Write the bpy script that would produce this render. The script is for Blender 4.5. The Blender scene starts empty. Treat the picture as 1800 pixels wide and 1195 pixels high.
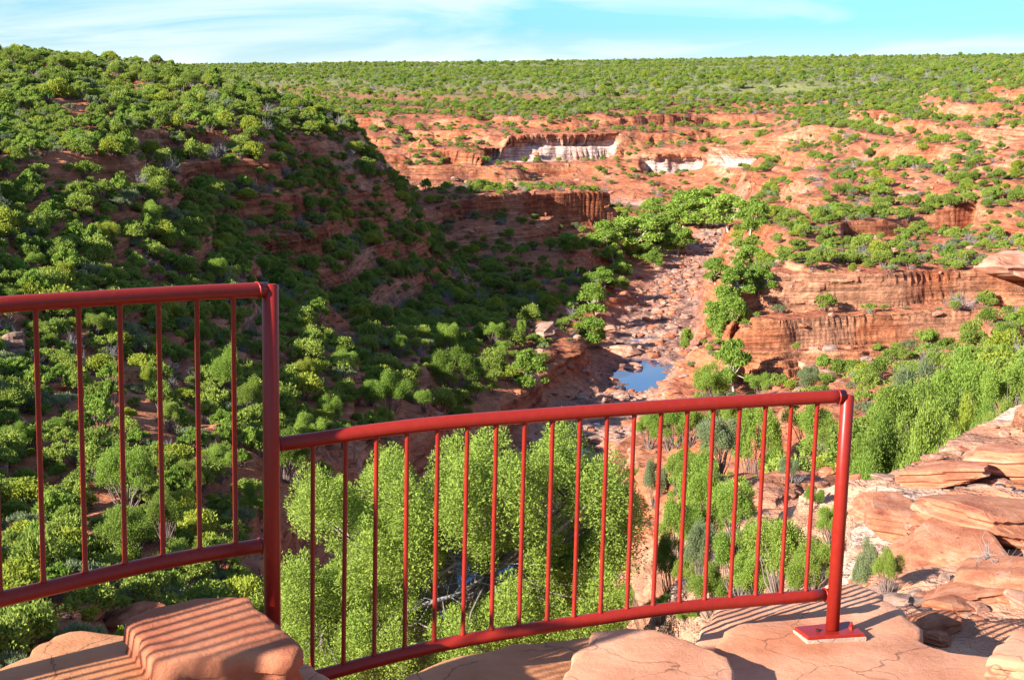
import bpy, math, random
import numpy as np
from mathutils import Vector, Matrix

# ------------------------------------------------------------------ camera, world, sun, exposure
S = bpy.context.scene
C = S.collection
FPX, U0, V0 = 2730.0, 900.0, 597.5          # focal length and centre in photo pixels (1800 x 1195)
PITCH = math.atan(485.5 / FPX)
CP, SP = math.cos(PITCH), math.sin(PITCH)
cam = bpy.data.cameras.new('camera')
cam.lens, cam.sensor_width, cam.sensor_fit = 36.0 * FPX / 1800.0, 36.0, 'HORIZONTAL'
cam.clip_start, cam.clip_end = 0.1, 40000.0
cam_o = bpy.data.objects.new('camera', cam)
cam_o.location = (0, 0, 0)                   # eye level is z = 0
cam_o.rotation_euler = (math.pi / 2 - PITCH, 0, 0)
C.objects.link(cam_o)
S.camera = cam_o
S.view_settings.view_transform = 'Standard'
S.view_settings.look = 'None'
S.view_settings.gamma = 1.0
S.view_settings.exposure = 1.72
SUN_E, SUN_PHI = math.radians(24.0), math.radians(37.0)      # light travels towards +x, +y
sd = Vector((math.cos(SUN_E) * math.cos(SUN_PHI), math.cos(SUN_E) * math.sin(SUN_PHI), -math.sin(SUN_E)))
sun = bpy.data.lights.new('sun', 'SUN')
sun.energy, sun.angle, sun.color = 5.0, math.radians(0.53), (1.0, 0.93, 0.82)
sun_o = bpy.data.objects.new('sun', sun)
sun_o.rotation_euler = sd.to_track_quat('-Z', 'Y').to_euler()
C.objects.link(sun_o)

W = bpy.data.worlds.new('World')
S.world = W
W.use_nodes = True
nt = W.node_tree
nt.nodes.clear()
def N(tree, kind, **kw):
    n = tree.nodes.new(kind)
    for k, v in kw.items():
        if k.startswith('i_'):
            n.inputs[k[2:].replace('_', ' ')].default_value = v
        else:
            setattr(n, k, v)
    return n
sky = N(nt, 'ShaderNodeTexSky', sky_type='NISHITA', sun_disc=False)
sky.sun_elevation = SUN_E
sky.sun_rotation = math.atan2(-sd.x, -sd.y) % (2 * math.pi)
sky.altitude, sky.air_density, sky.dust_density, sky.ozone_density = 200.0, 1.0, 0.3, 1.0
geo = N(nt, 'ShaderNodeTexCoord')
sep = N(nt, 'ShaderNodeSeparateXYZ')
nt.links.new(geo.outputs['Generated'], sep.inputs[0])
# wispy cirrus low over the horizon
cmb = N(nt, 'ShaderNodeCombineXYZ')
nt.links.new(sep.outputs['X'], cmb.inputs[0]); nt.links.new(sep.outputs['Z'], cmb.inputs[1]); nt.links.new(sep.outputs['Y'], cmb.inputs[2])
CLX, CLY = 3.1, 1.7
mp = N(nt, 'ShaderNodeMapping')
mp.inputs['Rotation'].default_value = (0, 0, math.radians(5))
mp.inputs['Location'].default_value = (CLX, CLY, 0)
mp.inputs['Scale'].default_value = (3.2, 17.0, 1)
nt.links.new(cmb.outputs[0], mp.inputs[0])
cn = N(nt, 'ShaderNodeTexNoise'); cn.inputs['Scale'].default_value = 1.6; cn.inputs['Detail'].default_value = 9
cn.inputs['Roughness'].default_value = 0.55; cn.inputs['Distortion'].default_value = 0.9
nt.links.new(mp.outputs[0], cn.inputs['Vector'])
cr = N(nt, 'ShaderNodeValToRGB')
cr.color_ramp.elements[0].position = 0.44; cr.color_ramp.elements[0].color = (0, 0, 0, 1)
cr.color_ramp.elements[1].position = 0.66; cr.color_ramp.elements[1].color = (1, 1, 1, 1)
nt.links.new(cn.outputs['Fac'], cr.inputs[0])
cf = N(nt, 'ShaderNodeMath', operation='MULTIPLY'); cf.inputs[1].default_value = 0.9
nt.links.new(cr.outputs[0], cf.inputs[0])
tint = N(nt, 'ShaderNodeMix', data_type='RGBA', blend_type='MULTIPLY')
tint.inputs['Factor'].default_value = 1.0
tint.inputs['B'].default_value = (0.31, 0.72, 1.30, 1)
nt.links.new(sky.outputs[0], tint.inputs['A'])
mixc = N(nt, 'ShaderNodeMix', data_type='RGBA')
mixc.inputs['B'].default_value = (6.3, 7.0, 7.2, 1)
hz = N(nt, 'ShaderNodeMapRange'); hz.inputs['From Min'].default_value = -0.002; hz.inputs['From Max'].default_value = 0.022
hz.inputs['To Min'].default_value = 0.62; hz.inputs['To Max'].default_value = 0.0
nt.links.new(sep.outputs['Z'], hz.inputs['Value'])
mxf = N(nt, 'ShaderNodeMath', operation='MAXIMUM')
scr = N(nt, 'ShaderNodeMath', operation='MULTIPLY_ADD'); scr.use_clamp = True; scr.inputs[1].default_value = 0.75
nt.links.new(cf.outputs[0], scr.inputs[0]); nt.links.new(hz.outputs[0], scr.inputs[2])
nt.links.new(scr.outputs[0], mixc.inputs['Factor'])
nt.links.new(tint.outputs['Result'], mixc.inputs['A'])
bg = N(nt, 'ShaderNodeBackground'); bg.inputs['Strength'].default_value = 0.05
nt.links.new(mixc.outputs['Result'], bg.inputs['Color'])
wo = N(nt, 'ShaderNodeOutputWorld')
nt.links.new(bg.outputs[0], wo.inputs[0])

# ------------------------------------------------------------------ helpers
rng = np.random.default_rng(7)
random.seed(7)

def ray(u, v):
    """direction of a photo pixel as (a, t): x = a*y, z = t*y"""
    xc, yc = (u - U0) / FPX, (V0 - v) / FPX
    yy, zz = CP + yc * SP, -SP + yc * CP
    return xc / yy, zz / yy
def at_y(u, v, y):
    a, t = ray(u, v)
    return np.array((a * y, y, t * y))
def at_d(u, v, d):
    xc, yc = (u - U0) / FPX * d, (V0 - v) / FPX * d
    return np.array((xc, d * CP + yc * SP, -d * SP + yc * CP))
def at_z(u, v, z):
    a, t = ray(u, v)
    return np.array((a * z / t, z / t, z))
def project(p):
    x, y, z = p
    d = y * CP - z * SP
    return U0 + FPX * x / d, V0 - FPX * (y * SP + z * CP) / d, d

_perm = np.random.default_rng(3).permutation(256)
_perm = np.concatenate([_perm, _perm])
_val = np.random.default_rng(4).random(256) * 2 - 1
def vn2(x, y):
    xi, yi = np.floor(x).astype(np.int64), np.floor(y).astype(np.int64)
    fx, fy = x - xi, y - yi
    fx, fy = fx * fx * fx * (fx * (fx * 6 - 15) + 10), fy * fy * fy * (fy * (fy * 6 - 15) + 10)
    X, Y = xi & 255, yi & 255
    X1, Y1 = (xi + 1) & 255, (yi + 1) & 255
    h = lambda p, q: _val[_perm[_perm[p] + q]]
    return (h(X, Y) * (1 - fx) + h(X1, Y) * fx) * (1 - fy) + (h(X, Y1) * (1 - fx) + h(X1, Y1) * fx) * fy
def fbm(x, y, octs=4, gain=0.5):
    s, a, n = 0, 1.0, 0
    for i in range(octs):
        s = s + a * vn2(x * 2 ** i + 17.3 * i, y * 2 ** i - 9.1 * i)
        n += a; a *= gain
    return s / n
def sstep(a, b, x):
    t = np.clip((x - a) / (b - a), 0, 1)
    return t * t * (3 - 2 * t)

def mat(name, color, rough=0.8, spec=0.3):
    m = bpy.data.materials.new(name)
    m.use_nodes = True
    b = m.node_tree.nodes['Principled BSDF']
    b.inputs['Base Color'].default_value = (*color, 1)
    b.inputs['Roughness'].default_value = rough
    b.inputs['Specular IOR Level'].default_value = spec
    return m, m.node_tree, b

def mesh_obj(name, verts, faces, material, parent=None, smooth=False, link=True):
    me = bpy.data.meshes.new(name)
    verts = np.asarray(verts, dtype=np.float32)
    if isinstance(faces, np.ndarray):
        nf, k = faces.shape
        me.vertices.add(len(verts)); me.vertices.foreach_set('co', verts.ravel())
        me.loops.add(nf * k); me.loops.foreach_set('vertex_index', faces.ravel().astype(np.int32))
        me.polygons.add(nf)
        me.polygons.foreach_set('loop_start', np.arange(0, nf * k, k, dtype=np.int32))
        me.update(calc_edges=True)
    else:
        me.from_pydata([tuple(map(float, v)) for v in verts], [], faces)
        me.update()
    for m in (material if isinstance(material, (list, tuple)) else [material]):
        me.materials.append(m)
    if smooth:
        me.polygons.foreach_set('use_smooth', np.ones(len(me.polygons), dtype=bool))
    o = bpy.data.objects.new(name, me)
    if link:
        C.objects.link(o)
    if parent is not None:
        o.parent = parent
    return o
def tag(o, label=None, cat=None, group=None, kind=None):
    if label: o['label'] = label
    if cat: o['category'] = cat
    if group: o['group'] = group
    if kind: o['kind'] = kind
    return o
def empty(name, loc=(0, 0, 0)):
    o = bpy.data.objects.new(name, None)
    o.location = loc
    o.empty_display_size = 0.2
    C.objects.link(o)
    return o

class Geo:
    """collects vertices and quads/triangles for one mesh"""
    def __init__(s): s.v, s.f, s.m = [], [], []
    def add(s, v, f, m=0):
        b = len(s.v)
        s.v += [tuple(p) for p in v]
        s.f += [tuple(i + b for i in q) for q in f]
        s.m += [m] * len(f)
    def tube(s, pts, radii, seg=8, m=0, caps=True):
        pts = [Vector(p) for p in pts]
        n = len(pts)
        if not hasattr(radii, '__len__'): radii = [radii] * n
        ref = None
        vs = []
        for i, p in enumerate(pts):
            d = (pts[min(i + 1, n - 1)] - pts[max(i - 1, 0)]).normalized()
            if ref is None:
                ref = Vector((0, 0, 1)) if abs(d.z) < 0.9 else Vector((1, 0, 0))
            a = d.cross(ref).normalized(); b = d.cross(a).normalized()
            ref = a.cross(d).normalized() if abs(d.z) < 0.9 else ref
            for k in range(seg):
                t = 2 * math.pi * k / seg
                vs.append(p + (a * math.cos(t) + b * math.sin(t)) * radii[i])
        fs = []
        for i in range(n - 1):
            for k in range(seg):
                k2 = (k + 1) % seg
                fs.append((i * seg + k, i * seg + k2, (i + 1) * seg + k2, (i + 1) * seg + k))
        if caps:
            fs.append(tuple(range(seg))[::-1]); fs.append(tuple((n - 1) * seg + k for k in range(seg)))
        s.add(vs, fs, m)
    def build(s, name, material, parent=None, smooth=True, link=True):
        o = mesh_obj(name, s.v, s.f, material, parent, False, link)
        me = o.data
        me.polygons.foreach_set('material_index', np.array(s.m, dtype=np.int32))
        if smooth:
            me.polygons.foreach_set('use_smooth', np.array([len(f) <= 4 for f in s.f], dtype=bool))
        return o

# ------------------------------------------------------------------ terrain heights
# profiles: photo column -> list of (photo row, distance y); hidden ground as ('z', y, z)
PROF = {
 -260: [(1000,70),(700,110),(400,170),(200,240),(118,310),('z',600,2),('z',2000,0)],
 0: [(1180,58),(1000,80),(850,105),(700,130),(600,152),(500,172),(400,200),(345,226),(308,229),(290,238),(240,262),(185,300),(121,345),('z',450,-1),('z',700,-4)],
 250: [(1080,72),(1000,86),(900,100),(800,122),(700,143),(600,178),(500,208),(430,232),(378,249),(333,254),(300,268),(220,310),(170,350),(141,395),('z',600,-10)],
 480: [(1100,84),(1000,98),(900,115),(800,138),(700,184),(600,224),(520,262),(470,282),(420,294),(350,306),(288,314),(245,338),(205,372),(178,418),('z',480,-15),('z',560,-36)],
 650: [(1000,115),(900,142),(800,172),(700,206),(600,256),(520,310),(460,338),(420,349),(350,362),(300,372),(265,392),('z',440,-28),('z',500,-47),('z',600,-58),(262,730),(225,790),(196,860)],
 800: [('z',110,-52),('z',168,-60),(780,200),(740,215),(700,235),(640,268),(600,300),(520,364),(470,404),(430,430),(390,444),(350,455),(330,470),('z',515,-46),('z',560,-54),('z',640,-60),(300,700),(245,765),(205,850)],
 1000: [('z',140,-58),('z',235,-60),(700,265),(640,290),(600,315),(560,345),(500,390),(450,435),(420,462),(392,480),(383,488),(352,493),(345,500),(335,520),('z',570,-52),('z',620,-60),('z',670,-60),(305,725),(285,745),(238,760),(215,790),(196,840)],
 1150: [(1090,22),(1000,50),(900,110),(830,165),(780,205),('z',260,-59),('z',310,-60),('z',390,-59),('z',470,-58),('z',520,-57),('z',600,-60),('z',660,-60),(320,710),(300,728),(268,745),(240,785),(212,820),(195,880)],
 1250: [(1050,35),(950,90),(900,140),(800,205),(700,262),(620,308),(560,350),(500,412),(440,495),(400,565),(360,645),(330,690),(305,712),(282,735),(258,750),(232,800),(205,865)],
 1330: [(1000,70),(900,130),(800,185),(720,228),(672,272),(600,281),(530,288),(490,298),(440,345),(400,400),(350,480),(310,590),(282,680),(258,700),(230,780),(200,870)],
 1500: [(1060,14),(1000,40),(900,75),(830,100),(760,130),(700,180),(665,254),(640,275),(560,284),(500,293),(470,310),(420,350),(370,400),(320,460),(270,540),(230,640),(200,740)],
 1560: [(1070,8.4),(1000,11.5),(940,16),(885,22),('z',28,-10),('z',40,-15),(760,120),(700,180),(650,258),(560,284),(495,296),(430,340),(370,395),(310,455),(260,530),(222,620),(195,740)],
 1680: [(1080,8.4),(1000,12),(900,17),(840,21),(795,26),('z',33,-10),('z',48,-15),('z',70,-20),(700,130),(650,205),(610,265),(550,285),(490,300),(440,330),(380,375),(320,425),(268,475),(220,540),(190,620)],
 1800: [(1080,8.4),(1000,12),(900,17),(800,23),(745,29),('z',36,-10),('z',60,-15),(690,100),(640,170),(600,260),(540,283),(490,298),(440,325),(390,355),(330,400),(270,440),(220,480),(180,530),(152,620),(132,800)],
 2050: [(1000,12),(800,24),(740,32),('z',60,-15),(600,200),(490,290),(390,340),(270,420),(180,480),(140,560),(118,800)],
 2500: [(1000,12),(800,24),('z',60,-14),(500,200),(300,300),(160,420),(115,560)],
}
ctrl = []
for u, rows in PROF.items():
    for r in rows:
        if r[0] == 'z':
            ctrl.append(((u - U0) / FPX * (r[1] * CP - r[2] * SP) / r[1], math.log(r[1]), r[2]))
        else:
            a, t = ray(u, r[0]); ctrl.append((a, math.log(r[1]), t * r[1]))
for u in (-500, -260, 0, 250, 500, 750, 1000, 1250, 1500, 1680, 1900, 2300, 2500):   # the far plateau
    k = min(max(u / 1800.0, 0), 1)
    v900 = 178 - 45 * max(0, k - 0.55) / 0.45
    for y, f in ((980, 1.0), (1500, 0.5), (2600, 0.2), (8000, 0.0)):
        if u < 500 and y < 1400: continue
        v = (119 - 19 * k) + (v900 - (119 - 19 * k)) * f
        a, t = ray(u, v); ctrl.append((a, math.log(y), t * y))
for u in (-500, -260, 0, 250, 480, 650, 800, 1000, 1150, 1250):                   # the drop below the lookout
    for y, z in ((12, -9), (20, -12), (34, -20), (46, -26), (62, -32.5)):
        if u < 1150 and (y < 60 or 400 < u < 1100) or y < 20:
            ctrl.append(((u - U0) / FPX, math.log(y), z))
ctrl = np.array(ctrl)
KA = 1.7
def tps_fit(P, z, lam):
    n = len(P)
    d = np.linalg.norm(P[:, None] - P[None], axis=2)
    K = np.where(d > 0, d * d * np.log(d + 1e-12), 0) + lam * np.eye(n)
    A = np.zeros((n + 3, n + 3))
    Q = np.c_[np.ones(n), P]
    A[:n, :n] = K; A[:n, n:] = Q; A[n:, :n] = Q.T
    return np.linalg.solve(A, np.r_[z, 0, 0, 0])
CPT = np.c_[ctrl[:, 0] * KA, ctrl[:, 1]]
wts = tps_fit(CPT, ctrl[:, 2], 0.0003)
ga = np.linspace(-0.54, 0.66, 400)
gl = np.linspace(math.log(3.0), math.log(9000.0), 1000)
GA, GL = np.meshgrid(ga * KA, gl)
Zc = wts[-3] + wts[-2] * GA + wts[-1] * GL
for i in range(len(CPT)):
    d2 = (GA - CPT[i, 0]) ** 2 + (GL - CPT[i, 1]) ** 2
    Zc += wts[i] * 0.5 * d2 * np.log(d2 + 1e-24)
Zc = np.clip(Zc, -62, 60)

acol = np.unique(np.concatenate([np.linspace(-0.5, -0.36, 60), np.linspace(-0.36, 0.365, 900), np.linspace(0.365, 0.62, 90)]))
yrow = np.unique(np.concatenate([np.geomspace(3.2, 7, 40), np.geomspace(7, 40, 330), np.geomspace(40, 150, 330), np.geomspace(150, 900, 900), np.geomspace(680, 800, 140), np.geomspace(268, 312, 150), np.geomspace(440, 500, 70), np.geomspace(900, 9000, 190)]))
NA, NY = len(acol), len(yrow)
A2, Y2 = np.meshgrid(acol, yrow)
X2 = A2 * Y2
def bil(grid, gx, gy, x, y):
    i = np.clip((x - gx[0]) / (gx[1] - gx[0]), 0, len(gx) - 1.001)
    j = np.clip((y - gy[0]) / (gy[1] - gy[0]), 0, len(gy) - 1.001)
    i0, j0 = i.astype(int), j.astype(int)
    fi, fj = i - i0, j - j0
    return (grid[j0, i0] * (1 - fi) + grid[j0, i0 + 1] * fi) * (1 - fj) + (grid[j0 + 1, i0] * (1 - fi) + grid[j0 + 1, i0 + 1] * fi) * fj
Z = bil(Zc, ga, gl, A2, np.log(Y2))

# flat-topped cliff at the end of the left spur
SP_ = [(830, 336, 458), (900, 337, 468), (960, 338, 478), (1020, 340, 487), (1085, 349, 494)]
sa = [ray(u, v)[0] for u, v, y in SP_]; sy = [q[2] for q in SP_]; sz = [ray(u, v)[1] * y for u, v, y in SP_]
se, szt = np.interp(A2, sa, sy), np.interp(A2, sa, sz)
sm = sstep(sa[0] - .02, sa[0] + .01, A2) * (1 - sstep(sa[-1] - .014, sa[-1] + .004, A2))
se = se + 2.2 * fbm(X2 / 9, Y2 * 0 + 2.0, 3)
topm = sm * sstep(-0.6, 0.6, Y2 - se) * (1 - sstep(14, 30, Y2 - se))
Z = Z + topm * (np.maximum(Z, szt) - Z)
botm = sm * (1 - sstep(-2.2, -0.8, Y2 - se)) * sstep(-42, -20, Y2 - se)
Z = Z + botm * (np.minimum(Z, szt - 7.0 + .12 * (Y2 - se)) - Z)

def gradz(Zg):
    dzi = np.gradient(Zg, axis=1) / np.gradient(acol)[None]
    dzj = np.gradient(Zg, axis=0) / np.gradient(yrow)[:, None]
    gx = dzi / Y2
    gy = dzj - A2 / Y2 * dzi
    return gx, gy
# river corridor
RIV = np.array([(-2, 96), (-5, 125), (-7, 168), (5, 215), (14, 257), (26, 304), (37, 370), (45, 425), (62, 504), (80, 580), (78, 640), (40, 678), (-20, 690), (-90, 670), (-200, 640)], float)
def dist_poly(x, y, P):
    best = np.full(x.shape, 1e9)
    for p, q in zip(P[:-1], P[1:]):
        d = q - p
        t = np.clip(((x - p[0]) * d[0] + (y - p[1]) * d[1]) / (d @ d), 0, 1)
        best = np.minimum(best, np.hypot(x - p[0] - t * d[0], y - p[1] - t * d[1]))
    return best
wob = 4.0 * fbm(X2 / 26 + 5, Y2 / 26, 3)
RD = dist_poly(X2, Y2, RIV) + wob
wide = 1.0
ZSM = Z.copy()
FARC = [([(856, 264, 742), (920, 248, 750), (960, 236, 757), (1040, 233, 764), (1085, 236, 770)], 11.5), ([(1128, 270, 742), (1180, 272, 745), (1236, 277, 744)], 8.0), ([(1246, 262, 722), (1320, 264, 702), (1400, 273, 688)], 6.5),
        ([(590, 212, 800), (750, 226, 780), (856, 230, 775)], 3.6), ([(640, 247, 742), (760, 256, 726), (850, 286, 705)], 3.8), ([(1090, 250, 766), (1250, 240, 790), (1400, 240, 780)], 3.4), ([(1075, 212, 806), (1250, 203, 845), (1340, 200, 850)], 4.2), ([(1405, 300, 690), (1460, 290, 660), (1520, 282, 600)], 5.0),
        ([(1288, 530, 288), (1335, 488, 298), (1500, 506, 296), (1700, 498, 302), (1840, 485, 304)], 5.9), ([(1292, 598, 277), (1400, 576, 283), (1560, 570, 287), (1760, 556, 291)], 5.8), ([(1480, 405, 372), (1600, 385, 385), (1720, 372, 395)], 4.0), ([(1540, 196, 690), (1630, 190, 680), (1720, 188, 640)], 5.5)]
PALE = np.zeros_like(Z); RECESS = np.zeros_like(Z); BROW = np.zeros_like(Z)
for pts, drop in FARC:
    fa = [ray(u, v)[0] for u, v, y in pts]; fy = [q[2] for q in pts]; fz = [ray(u, v)[1] * y for u, v, y in pts]
    e_, zt_ = np.interp(A2, fa, fy), np.interp(A2, fa, fz)
    e_ = e_ + (4.5 * fbm(X2 / 12, Y2 * 0 + 5.0 + drop, 3) + 1.0 * fbm(X2 / 3.5, Y2 * 0 + 8.0, 2) if fy[0] > 450 else 3.4 * fbm(X2 / 17, Y2 * 0 + 5.0 + drop, 2))
    zt_ = zt_ + 1.4 * fbm(X2 / 10, Y2 * 0 + 9.0, 3)
    q_ = sstep(fa[0] - .002, fa[0] + .003, A2) * (1 - sstep(fa[-1] - .003, fa[-1] + .002, A2))
    up_ = q_ * sstep(-1.0, .6, Y2 - e_) * (1 - sstep(10, 22, Y2 - e_))
    Z = Z + up_ * (np.maximum(Z, zt_) - Z)
    dn_ = q_ * (1 - sstep(-5.5 if fy[0] > 450 else -4.2, -.3, Y2 - e_)) * sstep(-26, -12, Y2 - e_)
    Z = Z + dn_ * (np.minimum(Z, zt_ - drop + .15 * (Y2 - e_)) - Z)
    zone = q_ * sstep(-14, -6, Y2 - e_) * (1 - sstep(6, 9, Y2 - e_))
    hard = 1.6 + 1.2 * fbm(X2 / 6, Y2 * 0 + 1.5, 2)
    FARZ = zt_
    PALE = np.maximum(PALE, zone * (drop > 6)); RECESS = np.where(zone > 0.02, zt_ - hard, RECESS); BROW = np.where(zone > .02, zt_ - drop, BROW)
bedm = 1 - sstep(5.0, 12.5, RD)
WATER_Z = -60.3
bed = -59.75 + 0.75 * fbm(X2 / 5.5, Y2 / 5.5, 4) + 0.5 * fbm(X2 / 1.7, Y2 / 1.7, 3)
for (px, py, rr, dp) in ((24.2, 288, 5.0, 1.6), (25, 297, 5.6, 1.8), (26, 306, 5.2, 1.6), (26.5, 313, 4, 1.2), (27.5, 336, 3.2, 0.9), (29, 341, 2.5, 0.8), (14, 258, 3.0, .7), (10, 240, 4, .9), (-9, 168, 9, 2.0), (-6, 180, 7, 1.6)):
    bed -= dp * np.exp(-((X2 - px) ** 2 + (Y2 - py) ** 2) / rr ** 2 * 1.0)
near = sstep(30, 170, Y2)
low = fbm(X2 / 38, Y2 / 38, 3) * 2.2 + fbm(X2 / 13 + 3, Y2 / 13, 3) * 1.0
cliffy = sstep(-0.25, 0.35, fbm(X2 / 55 + 9, Y2 / 55 - 4, 3))
far = sstep(900, 1600, Y2)
Z1 = Z + low * near * (1 - far) * (1 - bedm)
def terrace(z, step, lo, hi, warp):
    q = (z + warp) / step
    k = np.floor(q)
    t = q - k
    return (k + sstep(lo, hi, t)) * step - warp
warp = 3.6 * fbm(X2 / 60 - 3, Y2 / 60 + 8, 3)
st = (0.12 + 0.83 * cliffy) * near * sstep(110, 250, Y2) * (1 - sstep(700, 1000, Y2)) * (1 - bedm) * (1 - sstep(-14, -4, Z1))
Z1 = Z1 + st * (terrace(Z1, 6.4, 0.34, 0.66, warp) - Z1)
st2 = (0.35 + 0.6 * sstep(-.2, .4, fbm(X2 / 20, Y2 / 20 + 30, 3))) * sstep(25, 60, Y2) * (1 - sstep(500, 800, Y2))
Z1 = Z1 + st2 * (terrace(Z1, 1.35, 0.30, 0.62, warp * .5) - Z1)
rough = fbm(X2 / 4.2, Y2 / 4.2, 4) * 0.55 + fbm(X2 / 1.3, Y2 / 1.3, 3) * 0.16
q_x, q_y = gradz(Z1)
rough = rough * (1 - .85 * sstep(.6, 1.4, np.hypot(q_x, q_y)))
Z1 += rough * sstep(14, 70, Y2) * (1 - far)
Z1 += far * (fbm(X2 / 160, Y2 / 160, 3) * 2.0 + sstep(2500, 5000, Y2) * fbm(X2 / 420 + 3, Y2 / 900, 4) * 9.0)
# near outcrop on the right of the lookout: thin beds stepping down
nearR = (1 - sstep(26, 60, Y2)) * sstep(0.02, 0.10, A2)
Zn = Z1 + 0.30 * fbm(X2 / 1.9, Y2 / 1.9, 4) + 0.55 * fbm(X2 / 4.5 + 2, Y2 / 4.5, 2)
wn = 0.25 * fbm(X2 / 3.0, Y2 / 3.0, 2)
Zn = Zn + 0.5 * (terrace(Zn, 0.9, 0.42, 0.58, wn * 2) - Zn)
Zn = Zn + 0.75 * (terrace(Zn, 0.34, 0.38, 0.60, wn) - Zn)
Zn = Zn + 0.6 * (terrace(Zn, 0.115, 0.35, 0.65, wn * .3) - Zn)
Zn += 0.03 * fbm(X2 / .35, Y2 / .35, 3)
Z1 = Z1 + nearR * (Zn - Z1)
# lookout platform the slabs rest on
edge = (np.interp(A2, [-0.4, -0.14, -0.1, 0.0, 0.1, 0.16, 0.21, 0.24], [5.6, 5.9, 6.1, 6.5, 6.7, 6.9, 7.3, 7.6]))
plat = 1 - sstep(edge - 0.25, edge + 1.1, Y2)
Z1 = Z1 * (1 - plat) + plat * np.interp(A2, [0.14, 0.20, 0.235, 0.25], [-2.95, -2.74, -2.74, -3.0])
Z1 = Z1 * (1 - bedm) + bed * bedm
HZ = Z1.copy()

gx, gy = gradz(HZ)
STEEP = np.hypot(gx, gy)
sgx, sgy = gradz(ZSM)
sst = np.hypot(sgx, sgy) + 1e-6
ox, oy = -sgx / sst, -sgy / sst
# bedding: hard beds stand proud of soft ones on steep faces (real overhangs)
zt_tab = np.arange(-70, 40, 0.05)
# height gained from one mesh row to the next: beds thinner than that are left to the shader
DZR = np.abs(np.gradient(HZ, axis=0))
K1, K2, K3 = [np.clip(1.15 - DZR / d_, 0, 1) for d_ in (.9, .26, .1)]
def strata(z, w):
    q = z + w
    return 0.7 * K1 * vn2(q * 0.55, q * 0 + 3.3) + 0.5 * K2 * vn2(q * 1.9, q * 0 + 7.7) + 0.3 * K3 * vn2(q * 5.1, q * 0 + 1.2)
sw = 0.8 * fbm(X2 / 25, Y2 / 25, 2)
amt = 1.35 * sstep(0.55, 1.3, STEEP) * np.clip(strata(HZ, sw), -0.9, 0.9) * sstep(20, 90, Y2) * (1 - sstep(850, 950, Y2)) * (1 + 0.8 * sstep(400, 700, Y2))
# alcoves under the far cliff band
u2 = U0 + FPX * X2 / (Y2 * CP - HZ * SP)
v2 = V0 - FPX * (Y2 * SP + HZ * CP) / (Y2 * CP - HZ * SP)
wall = (Y2 > 690) & (Y2 < 830)
below = sstep(0, .8, RECESS - HZ) * (1 - sstep(-.5, 1.5, BROW - HZ))
amt = amt * (1 - PALE) + PALE * (2.4 * (1 - sstep(-.4, .4, RECESS - HZ)) - 2.2 * below + .7 * strata(HZ * 1.6, sw))
cl2 = ((Y2 > 252) & (Y2 < 310)) * sstep(1270, 1330, u2)
amt = amt + cl2 * sstep(0.5, 1.5, STEEP) * 1.2 * strata(HZ * 1.3 + 4, sw * .4)
nr = nearR * sstep(0.6, 2.0, STEEP) * 0.10 * strata(HZ * 9, sw)
XW = X2 + ox * (amt + nr)
YW = Y2 + oy * (amt + nr)

# ------------------------------------------------------------------ terrain colour (what the ground is made of)
def mixc3(a, b, t): return a + (b - a) * t[..., None]
c = lambda *v: np.array(v, float)
bedq = HZ + sw
band = vn2(bedq * 0.8, bedq * 0 + 11.0) * 0.6 + vn2(bedq * 2.7, bedq * 0 + 5.0) * 0.4
blot = fbm(X2 / 9 + 40, Y2 / 9, 4)
rock = mixc3(c(.34, .10, .044), c(.43, .165, .08), sstep(-.5, .5, band))
rock = mixc3(rock, c(.22, .055, .03), 0.75 * sstep(.15, .6, fbm(X2 / 6, Y2 / 6 + 60, 4)))
rock = mixc3(rock, c(.48, .26, .16), 0.6 * sstep(.1, .5, fbm(X2 / 14 + 20, Y2 / 14, 4)) * sstep(0, .6, STEEP))
soil = mixc3(c(.37, .145, .075), c(.28, .09, .048), sstep(-.4, .5, blot))
rk = sstep(.35, .9, STEEP + .4 * blot)
col = mixc3(soil, rock, rk)
bedc = mixc3(c(.38, .225, .17), c(.20, .105, .085), sstep(-.4, .4, fbm(X2 / 7, Y2 / 7, 4)))
bedc = mixc3(bedc, c(.44, .31, .23), sstep(.1, .5, fbm(X2 / 10 + 9, Y2 / 16, 3)) * sstep(440, 480, Y2))
bedc = mixc3(bedc, c(.10, .07, .055), 0.8 * (1 - sstep(-60.4, -60.0, HZ)))
col = mixc3(col, bedc, bedm)
# pale unweathered beds under the hard brow of the far cliffs
white = PALE * sstep(-.2, .6, RECESS - HZ) * (1 - sstep(0, 1.5, BROW - HZ))
white = white * sstep(-.35, .1, fbm(X2 / 11 + 3, HZ / 1.3, 4) + .42) * (0.75 + 0.25 * sstep(-.3, .2, band))
col = mixc3(col, mixc3(c(.66, .54, .48), c(.50, .32, .27), sstep(0, .5, band)), np.clip(white, 0, 1))
# low heath that covers the plateau between the shrubs
heath = sstep(-24, -17, HZ + 3 * blot) * sstep(700, 950, Y2) * 0.9 + 0.0
col = mixc3(col, mixc3(c(.15, .185, .06), c(.20, .225, .085), sstep(-.4, .4, blot)), np.clip(heath, 0, 1))
nearc = mixc3(c(.52, .29, .19), c(.43, .18, .10), sstep(-.2, .45, fbm(X2 / 2.2, Y2 / 2.2 + 5, 4)))
nearc = mixc3(nearc, c(.60, .42, .32), 0.8 * sstep(.05, .5, fbm(X2 / 1.3 + 8, Y2 / 1.3, 4)))
nearc = mixc3(nearc, c(.50, .20, .07), 0.6 * sstep(.2, .5, fbm(X2 / 3.1 - 8, Y2 / 3.1, 3)))
col = mixc3(col, nearc, nearR)

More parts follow.
